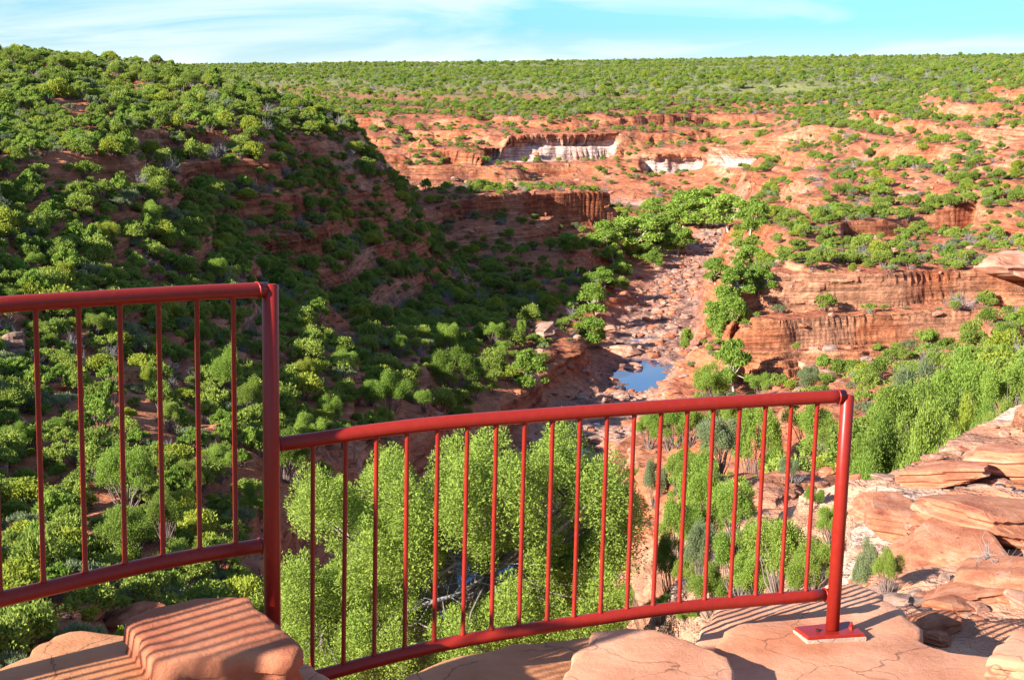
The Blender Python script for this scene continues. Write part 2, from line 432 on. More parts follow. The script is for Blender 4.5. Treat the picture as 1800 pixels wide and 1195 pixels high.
idx = np.arange(NA * NY, dtype=np.int32).reshape(NY, NA)
quads = np.stack([idx[:-1, :-1], idx[:-1, 1:], idx[1:, 1:], idx[1:, :-1]], axis=-1).reshape(-1, 4)
m_ter, tn, tb = mat('red_sandstone_ground', (.4, .15, .08), 0.92, 0.15)
ca = N(tn, 'ShaderNodeVertexColor', layer_name='Col')
gp = N(tn, 'ShaderNodeNewGeometry')
def nz(scale, detail, zs=1.0, rough=.6):
    mp_ = N(tn, 'ShaderNodeMapping'); mp_.inputs['Scale'].default_value = (1, 1, zs)
    tn.links.new(gp.outputs['Position'], mp_.inputs[0])
    n_ = N(tn, 'ShaderNodeTexNoise'); n_.inputs['Scale'].default_value = scale; n_.inputs['Detail'].default_value = detail; n_.inputs['Roughness'].default_value = rough
    tn.links.new(mp_.outputs[0], n_.inputs['Vector'])
    return n_
n1 = nz(0.55, 8, 1.6)
n2 = nz(0.07, 7, 22.0, .68)
n3 = nz(3.2, 6, 1.5)
r1 = N(tn, 'ShaderNodeMapRange'); r1.inputs['From Min'].default_value = .3; r1.inputs['From Max'].default_value = .7; r1.inputs['To Min'].default_value = .62; r1.inputs['To Max'].default_value = 1.3
tn.links.new(n1.outputs['Fac'], r1.inputs['Value'])
r3 = N(tn, 'ShaderNodeMapRange'); r3.inputs['From Min'].default_value = .3; r3.inputs['From Max'].default_value = .7; r3.inputs['To Min'].default_value = .75; r3.inputs['To Max'].default_value = 1.2
tn.links.new(n3.outputs['Fac'], r3.inputs['Value'])
mm = N(tn, 'ShaderNodeMath', operation='MULTIPLY'); tn.links.new(r1.outputs[0], mm.inputs[0]); tn.links.new(r3.outputs[0], mm.inputs[1])
spn = N(tn, 'ShaderNodeSeparateXYZ'); tn.links.new(gp.outputs['True Normal'], spn.inputs[0])
stp = N(tn, 'ShaderNodeMapRange'); stp.inputs['From Min'].default_value = .85; stp.inputs['From Max'].default_value = .45
tn.links.new(spn.outputs['Z'], stp.inputs['Value'])
r2 = N(tn, 'ShaderNodeMapRange'); r2.inputs['From Min'].default_value = .36; r2.inputs['From Max'].default_value = .60; r2.inputs['To Min'].default_value = .45; r2.inputs['To Max'].default_value = 1.2
tn.links.new(n2.outputs['Fac'], r2.inputs['Value'])
lr = N(tn, 'ShaderNodeMix', data_type='FLOAT'); lr.inputs['A'].default_value = 1.0
tn.links.new(stp.outputs[0], lr.inputs['Factor']); tn.links.new(r2.outputs[0], lr.inputs['B'])
m0 = mm; mm = N(tn, 'ShaderNodeMath', operation='MULTIPLY'); tn.links.new(m0.outputs[0], mm.inputs[0]); tn.links.new(lr.outputs['Result'], mm.inputs[1])
vm = N(tn, 'ShaderNodeVectorMath', operation='SCALE'); tn.links.new(ca.outputs['Color'], vm.inputs[0]); tn.links.new(mm.outputs[0], vm.inputs['Scale'])
tn.links.new(vm.outputs[0], tb.inputs['Base Color'])
ad = N(tn, 'ShaderNodeMath', operation='ADD'); n2s = N(tn, 'ShaderNodeMath', operation='MULTIPLY'); tn.links.new(n2.outputs['Fac'], n2s.inputs[0]); tn.links.new(stp.outputs[0], n2s.inputs[1])
tn.links.new(n1.outputs['Fac'], ad.inputs[0]); tn.links.new(n2s.outputs[0], ad.inputs[1])
bp = N(tn, 'ShaderNodeBump'); bp.inputs['Strength'].default_value = 1.0; bp.inputs['Distance'].default_value = 0.9
tn.links.new(ad.outputs[0], bp.inputs['Height'])
bp2 = N(tn, 'ShaderNodeBump'); bp2.inputs['Strength'].default_value = 0.6; bp2.inputs['Distance'].default_value = 0.06
tn.links.new(n3.outputs['Fac'], bp2.inputs['Height']); tn.links.new(bp.outputs[0], bp2.inputs['Normal'])
tn.links.new(bp2.outputs[0], tb.inputs['Normal'])
ter = mesh_obj('terrain', np.stack([XW, YW, HZ], -1).reshape(-1, 3), quads, m_ter, smooth=True)
tag(ter, kind='structure')
att = ter.data.color_attributes.new('Col', 'FLOAT_COLOR', 'POINT')
att.data.foreach_set('color', np.c_[np.clip(col.reshape(-1, 3), 0, 1), np.ones(NA * NY)].astype(np.float32).ravel())
ground_rest = mesh_obj('ground', [(-30000, -3000, -75), (30000, -3000, -75), (30000, 30000, -75), (-30000, 30000, -75)], [(0, 1, 2, 3)], m_ter)
# colour for the sheet far below the terrain that only closes the world at its edges
ga_ = ground_rest.data.color_attributes.new('Col', 'FLOAT_COLOR', 'POINT')
ga_.data.foreach_set('color', np.tile([.10, .12, .05, 1], 4).astype(np.float32))
tag(ground_rest, kind='structure')

def zt(x, y):
    a = np.clip(np.asarray(x) / np.asarray(y), acol[0], acol[-1]); y = np.clip(y, yrow[0], yrow[-1])
    i = np.clip(np.searchsorted(acol, a) - 1, 0, NA - 2); j = np.clip(np.searchsorted(yrow, y) - 1, 0, NY - 2)
    fi = (a - acol[i]) / (acol[i + 1] - acol[i]); fj = (y - yrow[j]) / (yrow[j + 1] - yrow[j])
    return (HZ[j, i] * (1 - fi) + HZ[j, i + 1] * fi) * (1 - fj) + (HZ[j + 1, i] * (1 - fi) + HZ[j + 1, i + 1] * fi) * fj
def look(grid, x, y):
    a = np.clip(np.asarray(x) / np.asarray(y), acol[0], acol[-1])
    return grid[np.clip(np.searchsorted(yrow, y), 0, NY - 1), np.clip(np.searchsorted(acol, a), 0, NA - 1)]
HOR = np.maximum.accumulate(HZ / Y2, axis=0)      # skyline slope seen so far along each line of sight
def hit(u, v, ymin=9.0):
    a, t = ray(u, v)
    i = np.clip(np.searchsorted(acol, a), 0, NA - 1)
    colz = HZ[:, i] / yrow
    k = np.nonzero((colz >= t) & (yrow > ymin))[0]
    y = yrow[k[0]] if len(k) else 900.0
    return np.array((a * y, y, t * y))

# water lying in the river bed
wp = []
for p, q in zip(RIV[:-1], RIV[1:]):
    wp.append(p)
wp.append(RIV[-1])
wp = np.array(wp); wv, wf = [], []
for i, p in enumerate(wp):
    d = wp[min(i + 1, len(wp) - 1)] - wp[max(i - 1, 0)]; d /= np.linalg.norm(d)
    nn = np.array((-d[1], d[0])) * 11
    wv += [(*(p + nn), WATER_Z), (*(p - nn), WATER_Z)]
    if i: wf.append((2 * i - 2, 2 * i - 1, 2 * i + 1, 2 * i))
m_wat, wn_, wb = mat('still_water', (.006, .05, .13), 0.04, 0.9)
water = tag(mesh_obj('water', wv, wf, m_wat), kind='structure')

# ------------------------------------------------------------------ foliage and rock building blocks
def leaf_mat(name, dark, light, trans=0.42):
    m = bpy.data.materials.new(name); m.use_nodes = True
    t = m.node_tree; t.nodes.clear()
    oi = N(t, 'ShaderNodeObjectInfo'); g = N(t, 'ShaderNodeNewGeometry')
    mx = N(t, 'ShaderNodeMix', data_type='RGBA'); mx.inputs['A'].default_value = (*dark, 1); mx.inputs['B'].default_value = (*light, 1)
    ma = N(t, 'ShaderNodeMath', operation='MULTIPLY_ADD'); ma.inputs[1].default_value = 0.55; 
    mb = N(t, 'ShaderNodeMath', operation='MULTIPLY'); mb.inputs[1].default_value = 0.45
    t.links.new(oi.outputs['Random'], ma.inputs[0]); t.links.new(g.outputs['Random Per Island'], mb.inputs[0]); t.links.new(mb.outputs[0], ma.inputs[2])
    t.links.new(ma.outputs[0], mx.inputs['Factor'])
    d = N(t, 'ShaderNodeBsdfDiffuse'); tr = N(t, 'ShaderNodeBsdfTranslucent'); ms = N(t, 'ShaderNodeMixShader'); ms.inputs[0].default_value = trans
    t.links.new(mx.outputs['Result'], d.inputs['Color']); t.links.new(mx.outputs['Result'], tr.inputs['Color'])
    t.links.new(d.outputs[0], ms.inputs[1]); t.links.new(tr.outputs[0], ms.inputs[2])
    o = N(t, 'ShaderNodeOutputMaterial'); t.links.new(ms.outputs[0], o.inputs[0])
    return m
m_leaf = leaf_mat('shrub_leaves', (.11, .17, .032), (.33, .40, .08))
m_grey_leaf = leaf_mat('grey_green_leaves', (.13, .17, .085), (.27, .32, .15))
m_gum_leaf = leaf_mat('gum_leaves', (.13, .22, .036), (.30, .41, .075))
m_yel_leaf = leaf_mat('yellow_green_leaves', (.21, .26, .035), (.36, .40, .06))
m_tree_leaf = leaf_mat('bright_needle_leaves', (.085, .145, .025), (.31, .40, .075), 0.4)
def bark(name, a, b, sc=8):
    m, t, p = mat(name, a, 0.9, 0.1)
    n = N(t, 'ShaderNodeTexNoise'); n.inputs['Scale'].default_value = sc; n.inputs['Detail'].default_value = 5
    r = N(t, 'ShaderNodeMix', data_type='RGBA'); r.inputs['A'].default_value = (*a, 1); r.inputs['B'].default_value = (*b, 1)
    t.links.new(n.outputs['Fac'], r.inputs['Factor']); t.links.new(r.outputs['Result'], p.inputs['Base Color'])
    return m
m_twig = bark('grey_brown_twigs', (.10, .07, .055), (.22, .17, .15))
m_gumbark = bark('pale_gum_bark', (.52, .47, .40), (.30, .25, .20))
m_dead = bark('dead_grey_wood', (.30, .28, .27), (.16, .145, .145))
m_treebark = bark('dark_grey_bark', (.13, .10, .09), (.27, .22, .20), 5)

def leaves(P, L, wr, R, up=0.35, outward=None):
    """one kite-shaped leaf blade per point of P; returns verts, quads"""
    n = len(P)
    d = R.normal(size=(n, 3)); d[:, 2] += up
    if outward is not None: d += outward * 1.1
    d /= np.linalg.norm(d, axis=1, keepdims=True)
    e = R.normal(size=(n, 3)); e -= d * (e * d).sum(1, keepdims=True)
    e /= np.linalg.norm(e, axis=1, keepdims=True)
    L = L * R.uniform(.6, 1.35, (n, 1)); w = L * wr * 0.5
    v = np.stack([P - d * L * .5, P + e * w, P + d * L * .5, P - e * w], 1).reshape(-1, 3)
    f = np.arange(n * 4, dtype=np.int32).reshape(n, 4)
    return v, f
def lobe_points(cent, rad, n, R, shell=0.55, flat=0.75):
    k = R.choice(len(cent), n, p=(rad ** 2) / (rad ** 2).sum())
    d = R.normal(size=(n, 3)); d /= np.linalg.norm(d, axis=1, keepdims=True)
    d[:, 2] = np.where(d[:, 2] < -0.25, -d[:, 2], d[:, 2])
    r = (shell + (1 - shell) * R.random((n, 1)) ** 0.6) * (1 + 0.15 * R.normal(size=(n, 1)))
    off = d * r * rad[k][:, None] * np.array([1, 1, flat])
    return cent[k] + off, d
def dome_lobes(R, n, spread=0.60, rmin=.30, rmax=.50, tall=0.70):
    """lobes of a unit dome-shaped crown (half width 1, height about 1)"""
    cs, rs = [], []
    for i in range(n):
        t, q = R.uniform(0, 2 * math.pi), math.sqrt(R.random()) * spread
        h = (0.22 + tall * (1 - (q / 1.0) ** 2) * R.uniform(.35, .8))
        cs.append((q * math.cos(t), q * math.sin(t), h)); rs.append(R.uniform(rmin, rmax))
    return np.array(cs), np.array(rs)
def branches(g, ends, R, base_r, m=1, seg=5, wig=.08, start=(0, 0, -.08), tip=.25):
    for e in ends:
        s = np.array(start, float) + np.r_[R.normal(size=2) * .03, 0]
        e = np.array(e, float)
        mid = s + (e - s) * .5 + R.normal(size=3) * wig
        g.tube([s, mid, e], [base_r, base_r * .65, base_r * tip], seg, m, caps=False)
def shrub_mesh(name, seed, nl, nleaf, L, leafm, link=False, wr=.55, up=.35, shell=.55, **kw):
    R = np.random.default_rng(seed)
    cs, rs = dome_lobes(R, nl, **kw)
    P, d = lobe_points(cs, rs, nleaf, R, shell)
    P[:, 2] = np.maximum(P[:, 2], 0.02)
    v, f = leaves(P, L, wr, R, up, outward=d)
    g = Geo(); branches(g, cs[: min(nl, 14)], R, .03)
    off = len(v)
    me_v = np.r_[v, np.array(g.v)]
    me_f = np.r_[f, np.array([q for q in g.f], dtype=np.int32) + off]
    o = mesh_obj(name, me_v, me_f, [leafm, m_twig], link=link)
    o.data.polygons.foreach_set('material_index', np.r_[np.zeros(len(f)), np.ones(len(g.f))].astype(np.int32))
    return o
def dead_mesh(name, seed, n=90):
    R = np.random.default_rng(seed)
    g = Geo()
    for i in range(n // 3):
        t = R.uniform(0, 2 * math.pi); el = R.uniform(.25, 1.4)
        d = np.array((math.cos(t) * math.cos(el), math.sin(t) * math.cos(el), math.sin(el)))
        p0 = np.zeros(3); p1 = d * R.uniform(.35, .6) + R.normal(size=3) * .05
        p2 = p1 + d * .35 + R.normal(size=3) * .12
        g.tube([p0, p1, p2], [.02, .014, .006], 4, 0, False)
        for k in range(5):
            s = p1 + (p2 - p1) * R.random(); e = s + d * .2 + R.normal(size=3) * .17
            g.tube([s, (s + e) / 2 + R.normal(size=3) * .03, e], [.008, .006, .003], 3, 0, False)
    o = g.build(name, m_dead, link=False)
    return o

m_rock, rt, rb = mat('red_sandstone_boulder', (.4, .16, .09), .9, .15)
def rock_nodes(t, b, base, dark, pale, scale=1.0, bump=.5, zs=3.0, crack=0):
    tc = N(t, 'ShaderNodeTexCoord')
    oi = N(t, 'ShaderNodeObjectInfo')
    mpn = N(t, 'ShaderNodeMapping'); mpn.inputs['Scale'].default_value = (scale, scale, scale * zs)
    t.links.new(tc.outputs['Object'], mpn.inputs[0])
    av = N(t, 'ShaderNodeVectorMath', operation='ADD'); t.links.new(mpn.outputs[0], av.inputs[0]); t.links.new(oi.outputs['Location'], av.inputs[1])
    a = N(t, 'ShaderNodeTexNoise'); a.inputs['Scale'].default_value = 1.2; a.inputs['Detail'].default_value = 8; a.inputs['Roughness'].default_value = .62
    t.links.new(av.outputs[0], a.inputs['Vector'])
    r = N(t, 'ShaderNodeValToRGB')
    r.color_ramp.elements[0].position = .33; r.color_ramp.elements[0].color = (*dark, 1)
    r.color_ramp.elements[1].position = .52; r.color_ramp.elements[1].color = (*base, 1)
    e = r.color_ramp.elements.new(.72); e.color = (*pale, 1)
    t.links.new(a.outputs['Fac'], r.inputs[0]); t.links.new(r.outputs[0], b.inputs['Base Color'])
    if crack:
        wq = N(t, 'ShaderNodeTexNoise'); wq.inputs['Scale'].default_value = 2.5; wq.inputs['Detail'].default_value = 4
        t.links.new(tc.outputs['Object'], wq.inputs['Vector'])
        wa = N(t, 'ShaderNodeVectorMath', operation='MULTIPLY_ADD'); wa.inputs[1].default_value = (.55, .55, .2)
        t.links.new(wq.outputs['Color'], wa.inputs[0]); t.links.new(tc.outputs['Object'], wa.inputs[2])
        vo = N(t, 'ShaderNodeTexVoronoi', feature='DISTANCE_TO_EDGE'); vo.inputs['Scale'].default_value = crack
        t.links.new(wa.outputs[0], vo.inputs['Vector'])
        vr = N(t, 'ShaderNodeMapRange'); vr.inputs['From Max'].default_value = .009; vr.inputs['To Min'].default_value = .42
        t.links.new(vo.outputs['Distance'], vr.inputs['Value'])
        # only some of the joints are open
        gq = N(t, 'ShaderNodeTexNoise'); gq.inputs['Scale'].default_value = 1.7; t.links.new(tc.outputs['Object'], gq.inputs['Vector'])
        gr = N(t, 'ShaderNodeMapRange'); gr.inputs['From Min'].default_value = .43; gr.inputs['From Max'].default_value = .38
        t.links.new(gq.outputs['Fac'], gr.inputs['Value'])
        mxx = N(t, 'ShaderNodeMath', operation='MAXIMUM'); t.links.new(vr.outputs[0], mxx.inputs[0]); t.links.new(gr.outputs[0], mxx.inputs[1])
        sc_ = N(t, 'ShaderNodeVectorMath', operation='SCALE'); t.links.new(r.outputs[0], sc_.inputs[0]); t.links.new(mxx.outputs[0], sc_.inputs['Scale'])
        t.links.new(sc_.outputs[0], b.inputs['Base Color'])
    f = N(t, 'ShaderNodeTexNoise'); f.inputs['Scale'].default_value = 9; f.inputs['Detail'].default_value = 10; f.inputs['Roughness'].default_value = .76
    t.links.new(av.outputs[0], f.inputs['Vector'])
    bq = N(t, 'ShaderNodeBump'); bq.inputs['Strength'].default_value = bump; bq.inputs['Distance'].default_value = .04
    t.links.new(f.outputs['Fac'], bq.inputs['Height']); t.links.new(bq.outputs[0], b.inputs['Normal'])
rock_nodes(rt, rb, (.34, .125, .065), (.22, .06, .034), (.45, .22, .13))
m_pale, rt2, rb2 = mat('pale_pink_boulder', (.5, .3, .22), .9, .15)
rock_nodes(rt2, rb2, (.38, .19, .13), (.25, .10, .065), (.47, .30, .22))

def boulder_mesh(name, seed, material, flat=.55, n=7, bed=.06):
    """angular block of bedded rock: a subdivided box, chipped and rounded"""
    R = np.random.default_rng(seed)
    import bmesh
    bm = bmesh.new()
    bmesh.ops.create_cube(bm, size=2)
    bmesh.ops.subdivide_edges(bm, edges=bm.edges[:], cuts=n, use_grid_fill=True)
    cuts = []
    for i in range(9):
        d = R.normal(size=3); d /= np.linalg.norm(d); cuts.append((d, R.uniform(.72, 1.02)))
    ph = R.uniform(0, 50, 3)
    V = np.array([v.co for v in bm.verts])
    for d, h in cuts:
        s = V @ d - h
        V -= np.where(s > 0, s, 0)[:, None] * d * 0.95
    rr = np.linalg.norm(V, axis=1, keepdims=True)
    V = V * (.82 + .18 / np.maximum(rr, .4))
    V[:, :2] *= (1 + bed * np.sign(np.sin(V[:, 2:3] * (9 if n < 9 else 11) + ph[0] + V[:, 0:1] * .6)))
    V += .07 * np.c_[vn2(V[:, 0] * 2.3 + ph[0], V[:, 1] * 2.3 + V[:, 2]), vn2(V[:, 1] * 2.3 + ph[1], V[:, 2] * 2.3), vn2(V[:, 2] * 2.3 + ph[2], V[:, 0] * 2.3)]
    V[:, 2] *= flat
    for v, p in zip(bm.verts, V): v.co = p
    me = bpy.data.meshes.new(name); bm.to_mesh(me); bm.free()
    me.materials.append(material)
    o = bpy.data.objects.new(name, me)
    return o

# ------------------------------------------------------------------ gum trees: trunk with limbs, and a crown of drooping leaf clumps
def gum_parts(seed, nl=16, nleaf=3600, L=.075, leafm=None, hang=.5, barkm=None):
    R = np.random.default_rng(seed)
    cs, rs = [], []
    for i in range(nl):
        t = R.uniform(0, 2 * math.pi); q = math.sqrt(R.random()) * .40; h = R.uniform(.2, .9)
        q *= 1 - .5 * max(0, h - .6) / .3
        cs.append((q * math.cos(t), q * math.sin(t), h)); rs.append(R.uniform(.12, .2))
    cs, rs = np.array(cs), np.array(rs)
    P, d = lobe_points(cs, rs, nleaf, R, .35, 1.0)
    v, f = leaves(P, L, .32, R, up=-hang, outward=d * .5)
    g = Geo()
    fork = np.array((R.normal() * .03, R.normal() * .03, R.uniform(.22, .34)))
    g.tube([(0, 0, -.05), fork * .5 + R.normal(size=3) * .015, fork], [.032, .026, .021], 7, 0, False)
    for c_ in cs:
        m_ = fork + (c_ - fork) * .5 + R.normal(size=3) * .035
        g.tube([fork, m_, c_], [.015, .010, .004], 5, 0, False)
    crown = mesh_obj('crown', v, f, leafm or m_gum_leaf, link=False)
    trunk = g.build('trunk', barkm or m_gumbark, link=False)
    return crown.data, trunk.data

LABELS = set()
LAND = [("the blue river pool", 1120, 655), ("the tall railing post", 478, 520), ("the base-plated railing post", 1480, 760), ("the spur-end cliff", 950, 350),
        ("the shadowed white alcove", 985, 262), ("the long white rock band", 1330, 266), ("the layered cliff on the right bank", 1450, 560), ("the square orange boulder", 957, 578),
        ("the pale sand bar", 1210, 445), ("the lit ledge on the left hillside", 190, 305), ("the red ledge behind the railing", 200, 720), ("the left hilltop skyline", 130, 105),
        ("the far canyon rim", 720, 190), ("the high block outcrop", 1625, 192), ("the feathery tree below the railing", 820, 900), ("the rounded edge outcrop", 1785, 440),
        ("the bend trees", 1240, 365), ("the top corner of the left slope", 30, 250), ("the middle of the shaded wall", 640, 470), ("the lower left slope", 60, 960), ("the pink gully", 1130, 830)]
def where(u, v):
    best = min(LAND, key=lambda l: math.hypot(l[1] - u, (l[2] - v) * 1.3))
    du, dv = u - best[1], v - best[2]
    ang = math.degrees(math.atan2(-dv, du)) % 360
    names = ['right of', 'upper right of', 'above', 'upper left of', 'left of', 'lower left of', 'below', 'lower right of']
    return best[0], names[int((ang + 22.5) // 45) % 8], math.hypot(du, dv)
ORD = ['', 'second-nearest', 'third-nearest', 'fourth-nearest', 'fifth-nearest', 'sixth-nearest', 'seventh-nearest', 'eighth-nearest', 'ninth-nearest', 'tenth-nearest', 'eleventh-nearest', 'twelfth-nearest', 'thirteenth-nearest', 'fourteenth-nearest', 'fifteenth-nearest', 'sixteenth-nearest', 'seventeenth-nearest', 'eighteenth-nearest', 'nineteenth-nearest', 'twentieth-nearest'] + ['%d%s-nearest' % (k, {1: 'st', 2: 'nd', 3: 'rd'}.get(k % 10, 'th')) for k in range(21, 90)]
def label_all(items, noun):
    """items: list of (object, look, u, v); gives each its own label by look and place among its neighbours"""
    grp = {}
    for it in items:
        l, d, r = where(it[2], it[3])
        grp.setdefault((it[1], l, d), []).append((r, it))
    for (look_, l, d), lst in grp.items():
        lst.sort(key=lambda q: q[0])
        for k, (r, it) in enumerate(lst):
            o = ORD[k]
            if k == 0: o = 'nearest' if len(lst) > 1 else ''
            s = f"{look_} {noun}, {o + ' ' if o else ''}{d} {l}"
            it[0]['label'] = s
            LABELS.add(s)

# ------------------------------------------------------------------ trees placed one by one
gum_p = [gum_parts(100 + i, 18 + 2 * i, 7500, .085) for i in range(4)]
bush_p = []
for i in range(4):      # bushy multi-stemmed trees and big shrubs of the near slopes
    R = np.random.default_rng(300 + i)
    cs, rs = dome_lobes(R, 22, .62, .15, .27, .9)
    P, d = lobe_points(cs, rs, 24000, R, .45, .9)
    v, f = leaves(P, .032, .46, R, outward=d)
    g = Geo(); branches(g, cs, R, .022, 0, 5, .07, tip=.3)
    bush_p.append((mesh_obj('crown', v, f, m_leaf, link=False).data, g.build('trunk', m_twig, link=False).data))
def recolor(me, m):
    k = me.copy(); k.materials.clear(); k.materials.append(m); return k
bush_y = [(recolor(c_, m_yel_leaf), t_) for c_, t_ in bush_p]
bush_g = [(recolor(c_, m_grey_leaf), t_) for c_, t_ in bush_p]
bush_m = [(recolor(c_, m_gum_leaf), t_) for c_, t_ in bush_p]
bush_n = [(recolor(c_, m_tree_leaf), t_) for c_, t_ in bush_p]
tree_items, OCC = [], []
def plant(kind, u, vtop, vbase, wpx, look_, name, y=None, group=None):
    if y is None:
        p = hit(u, vbase)
    else:
        a, t = ray(u, vbase); p = np.array((a * y, y, zt(a * y, y)))
    uu, vv, dd = project(p)
    h = (min(vv, vbase + 40) - vtop if y is None else vv - vtop) * dd / FPX / math.cos(PITCH)
    h = max(h, .4); w = wpx * dd / FPX
    protos = {'gum': gum_p, 'bush': bush_p, 'yellow': bush_y, 'grey': bush_g, 'mid': bush_m, 'bright': bush_n}[kind]
    cm, tm = protos[random.randrange(4)]
    r = empty(name, p)
    r.rotation_euler.z = random.uniform(0, 6.28)
    if kind == 'gum': r.scale = (w / .95, w / .95, h / 1.02)
    else: r.scale = (w / 1.9, w / 1.9, h / 1.12)
    for n_, d_ in (('crown', cm), ('trunk', tm)):
        o = bpy.data.objects.new(n_, d_); C.objects.link(o); o.parent = r
    tag(r, None, 'tree' if 'tree' in name else 'shrub', group)
    tree_items.append((r, look_, uu, (vtop + vbase) / 2))
    OCC.append((p[0], p[1], w * .5))
    return r
GU = 'gum trees along the river'
for a in [(1045, 500, 560, 60), (1036, 555, 610, 62), (1062, 470, 510, 55), (1240, 330, 400, 110), (1200, 345, 400, 70), (1280, 340, 405, 70), (1165, 375, 440, 80), (1110, 380, 440, 90),
          (1065, 388, 440, 70), (1190, 395, 450, 60), (1300, 465, 520, 66), (1275, 500, 562, 66), (1318, 430, 488, 56), (1262, 548, 600, 46), (1290, 520, 580, 50), (1258, 455, 500, 50), (1335, 470, 520, 50), (1150, 440, 470, 40), (1080, 430, 470, 50), (1090, 460, 490, 40), (1320, 350, 420, 60), (1000, 410, 445, 60), (1140, 425, 460, 50),
          (1205, 575, 620, 26), (1200, 335, 385, 50), (1150, 350, 395, 60)]:
    plant('gum', *a, 'light green airy', 'gum_tree', group=GU)
plant('gum', 933, 618, 692, 66, 'small white-trunked', 'gum_tree', group=GU)
plant('gum', 1290, 600, 690, 66, 'leaning white-trunked', 'gum_tree', group=GU)
MS = 'sunlit trees on the shaded slope'
for k, u, vt, vb, w in [('mid', 715, 538, 582, 46), ('mid', 783, 560, 640, 66), ('bright', 795, 605, 700, 100), ('mid', 703, 585, 632, 48), ('mid', 685, 645, 740, 105), ('yellow', 537, 625, 690, 58),
          ('mid', 607, 612, 660, 70), ('mid', 868, 562, 610, 56), ('mid', 878, 595, 640, 46), ('mid', 918, 558, 600, 26), ('bright', 672, 708, 765, 56), ('bright', 812, 712, 742, 58),
          ('mid', 455, 445, 500, 60), ('mid', 385, 448, 505, 56), ('mid', 268, 350, 405, 50), ('yellow', 185, 385, 450, 80), ('mid', 350, 560, 620, 60), ('mid', 400, 600, 720, 80), ('bush', 440, 655, 745, 70),
          ('mid', 520, 590, 625, 46), ('mid', 505, 640, 680, 40), ('mid', 640, 610, 650, 40), ('mid', 650, 665, 720, 60), ('mid', 745, 680, 725, 50), ('mid', 580, 690, 760, 60), ('mid', 600, 740, 790, 60),
          ('bright', 505, 740, 860, 120), ('mid', 545, 720, 800, 80), ('mid', 560, 800, 880, 80), ('mid', 450, 840, 930, 80), ('bush', 335, 800, 880, 90), ('mid', 385, 775, 850, 80), ('mid', 225, 770, 900, 130), ('bright', 220, 880, 1010, 150),
          ('bush', 290, 850, 960, 90), ('mid', 40, 820, 870, 70), ('yellow', 110, 455, 500, 60), ('mid', 60, 440, 480, 56), ('mid', 320, 490, 525, 46), ('bush', 165, 545, 600, 70), ('bush', 70, 560, 600, 60), ('mid', 100, 730, 760, 50),
          ('mid', 30, 735, 800, 70), ('bright', 75, 1060, 1150, 62), ('bush', 125, 1045, 1090, 50), ('bush', 260, 1020, 1060, 60), ('mid', 410, 1010, 1050, 60), ('mid', 30, 985, 1020, 40), ('yellow', 262, 640, 690, 40), ('bush', 300, 700, 760, 60)]:
    plant(k, u, vt, vb, w, {'mid': 'mid green bushy', 'bright': 'bright yellow-green feathery', 'yellow': 'rounded olive yellow', 'bush': 'dark green dense'}[k], 'bushy_tree' if vb - vt > 55 else 'leafy_shrub', group=MS)
RS = 'bushes on the slope right of the railing'
for k, u, vt, vb, w, y in [('bright', 1600, 655, 860, 210, 52), ('bright', 1550, 700, 850, 160, 46), ('mid', 1690, 600, 760, 150, 62), ('mid', 1770, 620, 760, 130, 58), ('bright', 1640, 690, 850, 150, 44), ('grey', 1610, 620, 720, 120, 75), ('yellow', 1700, 680, 800, 120, 46),
          ('mid', 1520, 780, 880, 100, 40), ('bush', 1770, 690, 780, 130, 33), ('mid', 1740, 700, 790, 100, 34), ('bright', 1370, 890, 1060, 190, 21), ('mid', 1300, 900, 1060, 130, 25), ('bright', 1430, 940, 1050, 90, 19), ('mid', 1230, 780, 960, 110, 75), ('grey', 1265, 720, 840, 120, 100),
          ('mid', 1190, 860, 1010, 100, 48), ('grey', 1230, 900, 1050, 90, 36), ('bush', 1210, 960, 1050, 80, 30), ('mid', 1100, 1020, 1110, 90, 20), ('mid', 1160, 1040, 1100, 90, 22), ('mid', 1180, 700, 800, 110, 170), ('mid', 1140, 720, 790, 70, 180), ('mid', 1330, 690, 780, 110, 130), ('mid', 1420, 700, 800, 120, 100), ('bush', 1460, 740, 820, 80, 80),
          ('grey', 1390, 800, 850, 60, 90), ('mid', 1250, 630, 690, 90, 225), ('grey', 1420, 640, 690, 60, 230), ('bush', 1560, 965, 1030, 78, 11.2), ('grey', 1525, 930, 1000, 70, 12.5), ('mid', 1210, 1080, 1110, 60, 13), ('mid', 1340, 650, 690, 60, 240), ('yellow', 1487, 640, 665, 26, 250), ('mid', 1320, 960, 1080, 110, 18), ('bright', 1250, 980, 1090, 110, 17), ('mid', 1180, 930, 1060, 100, 26), ('bright', 1400, 960, 1070, 100, 15), ('mid', 1290, 830, 960, 120, 38), ('mid', 1240, 850, 1000, 100, 44), ('bush', 1330, 1000, 1075, 60, 14), ('mid', 1460, 880, 960, 70, 27), ('grey', 1150, 800, 900, 60, 90), ('mid', 1210, 700, 790, 80, 150), ('mid', 1270, 690, 760, 70, 160), ('bright', 1200, 780, 880, 80, 110), ('mid', 1430, 850, 900, 50, 70)]:
    if 1080 < u < 1490 and vb > 780 and y < 200: y = None
    plant(k, u, vt, vb, w, {'mid': 'fresh green leafy', 'bright': 'big yellow-green willowy', 'grey': 'grey-green wispy', 'yellow': 'olive yellow', 'bush': 'dense dark green'}[k], 'bushy_tree' if vb - vt > 90 else 'leafy_shrub', y=y, group=RS)
# trees along the hilltop skyline
for a in [(20, 82, 118, 46), (60, 88, 122, 46), (100, 95, 125, 40), (140, 98, 128, 36), (205, 112, 138, 30), (335, 122, 160, 56), (240, 112, 140, 34)]:
    plant('bush', a[0], a[1], a[2], a[3], 'dark olive spreading', 'hilltop_tree', group='trees on the hilltop skyline')

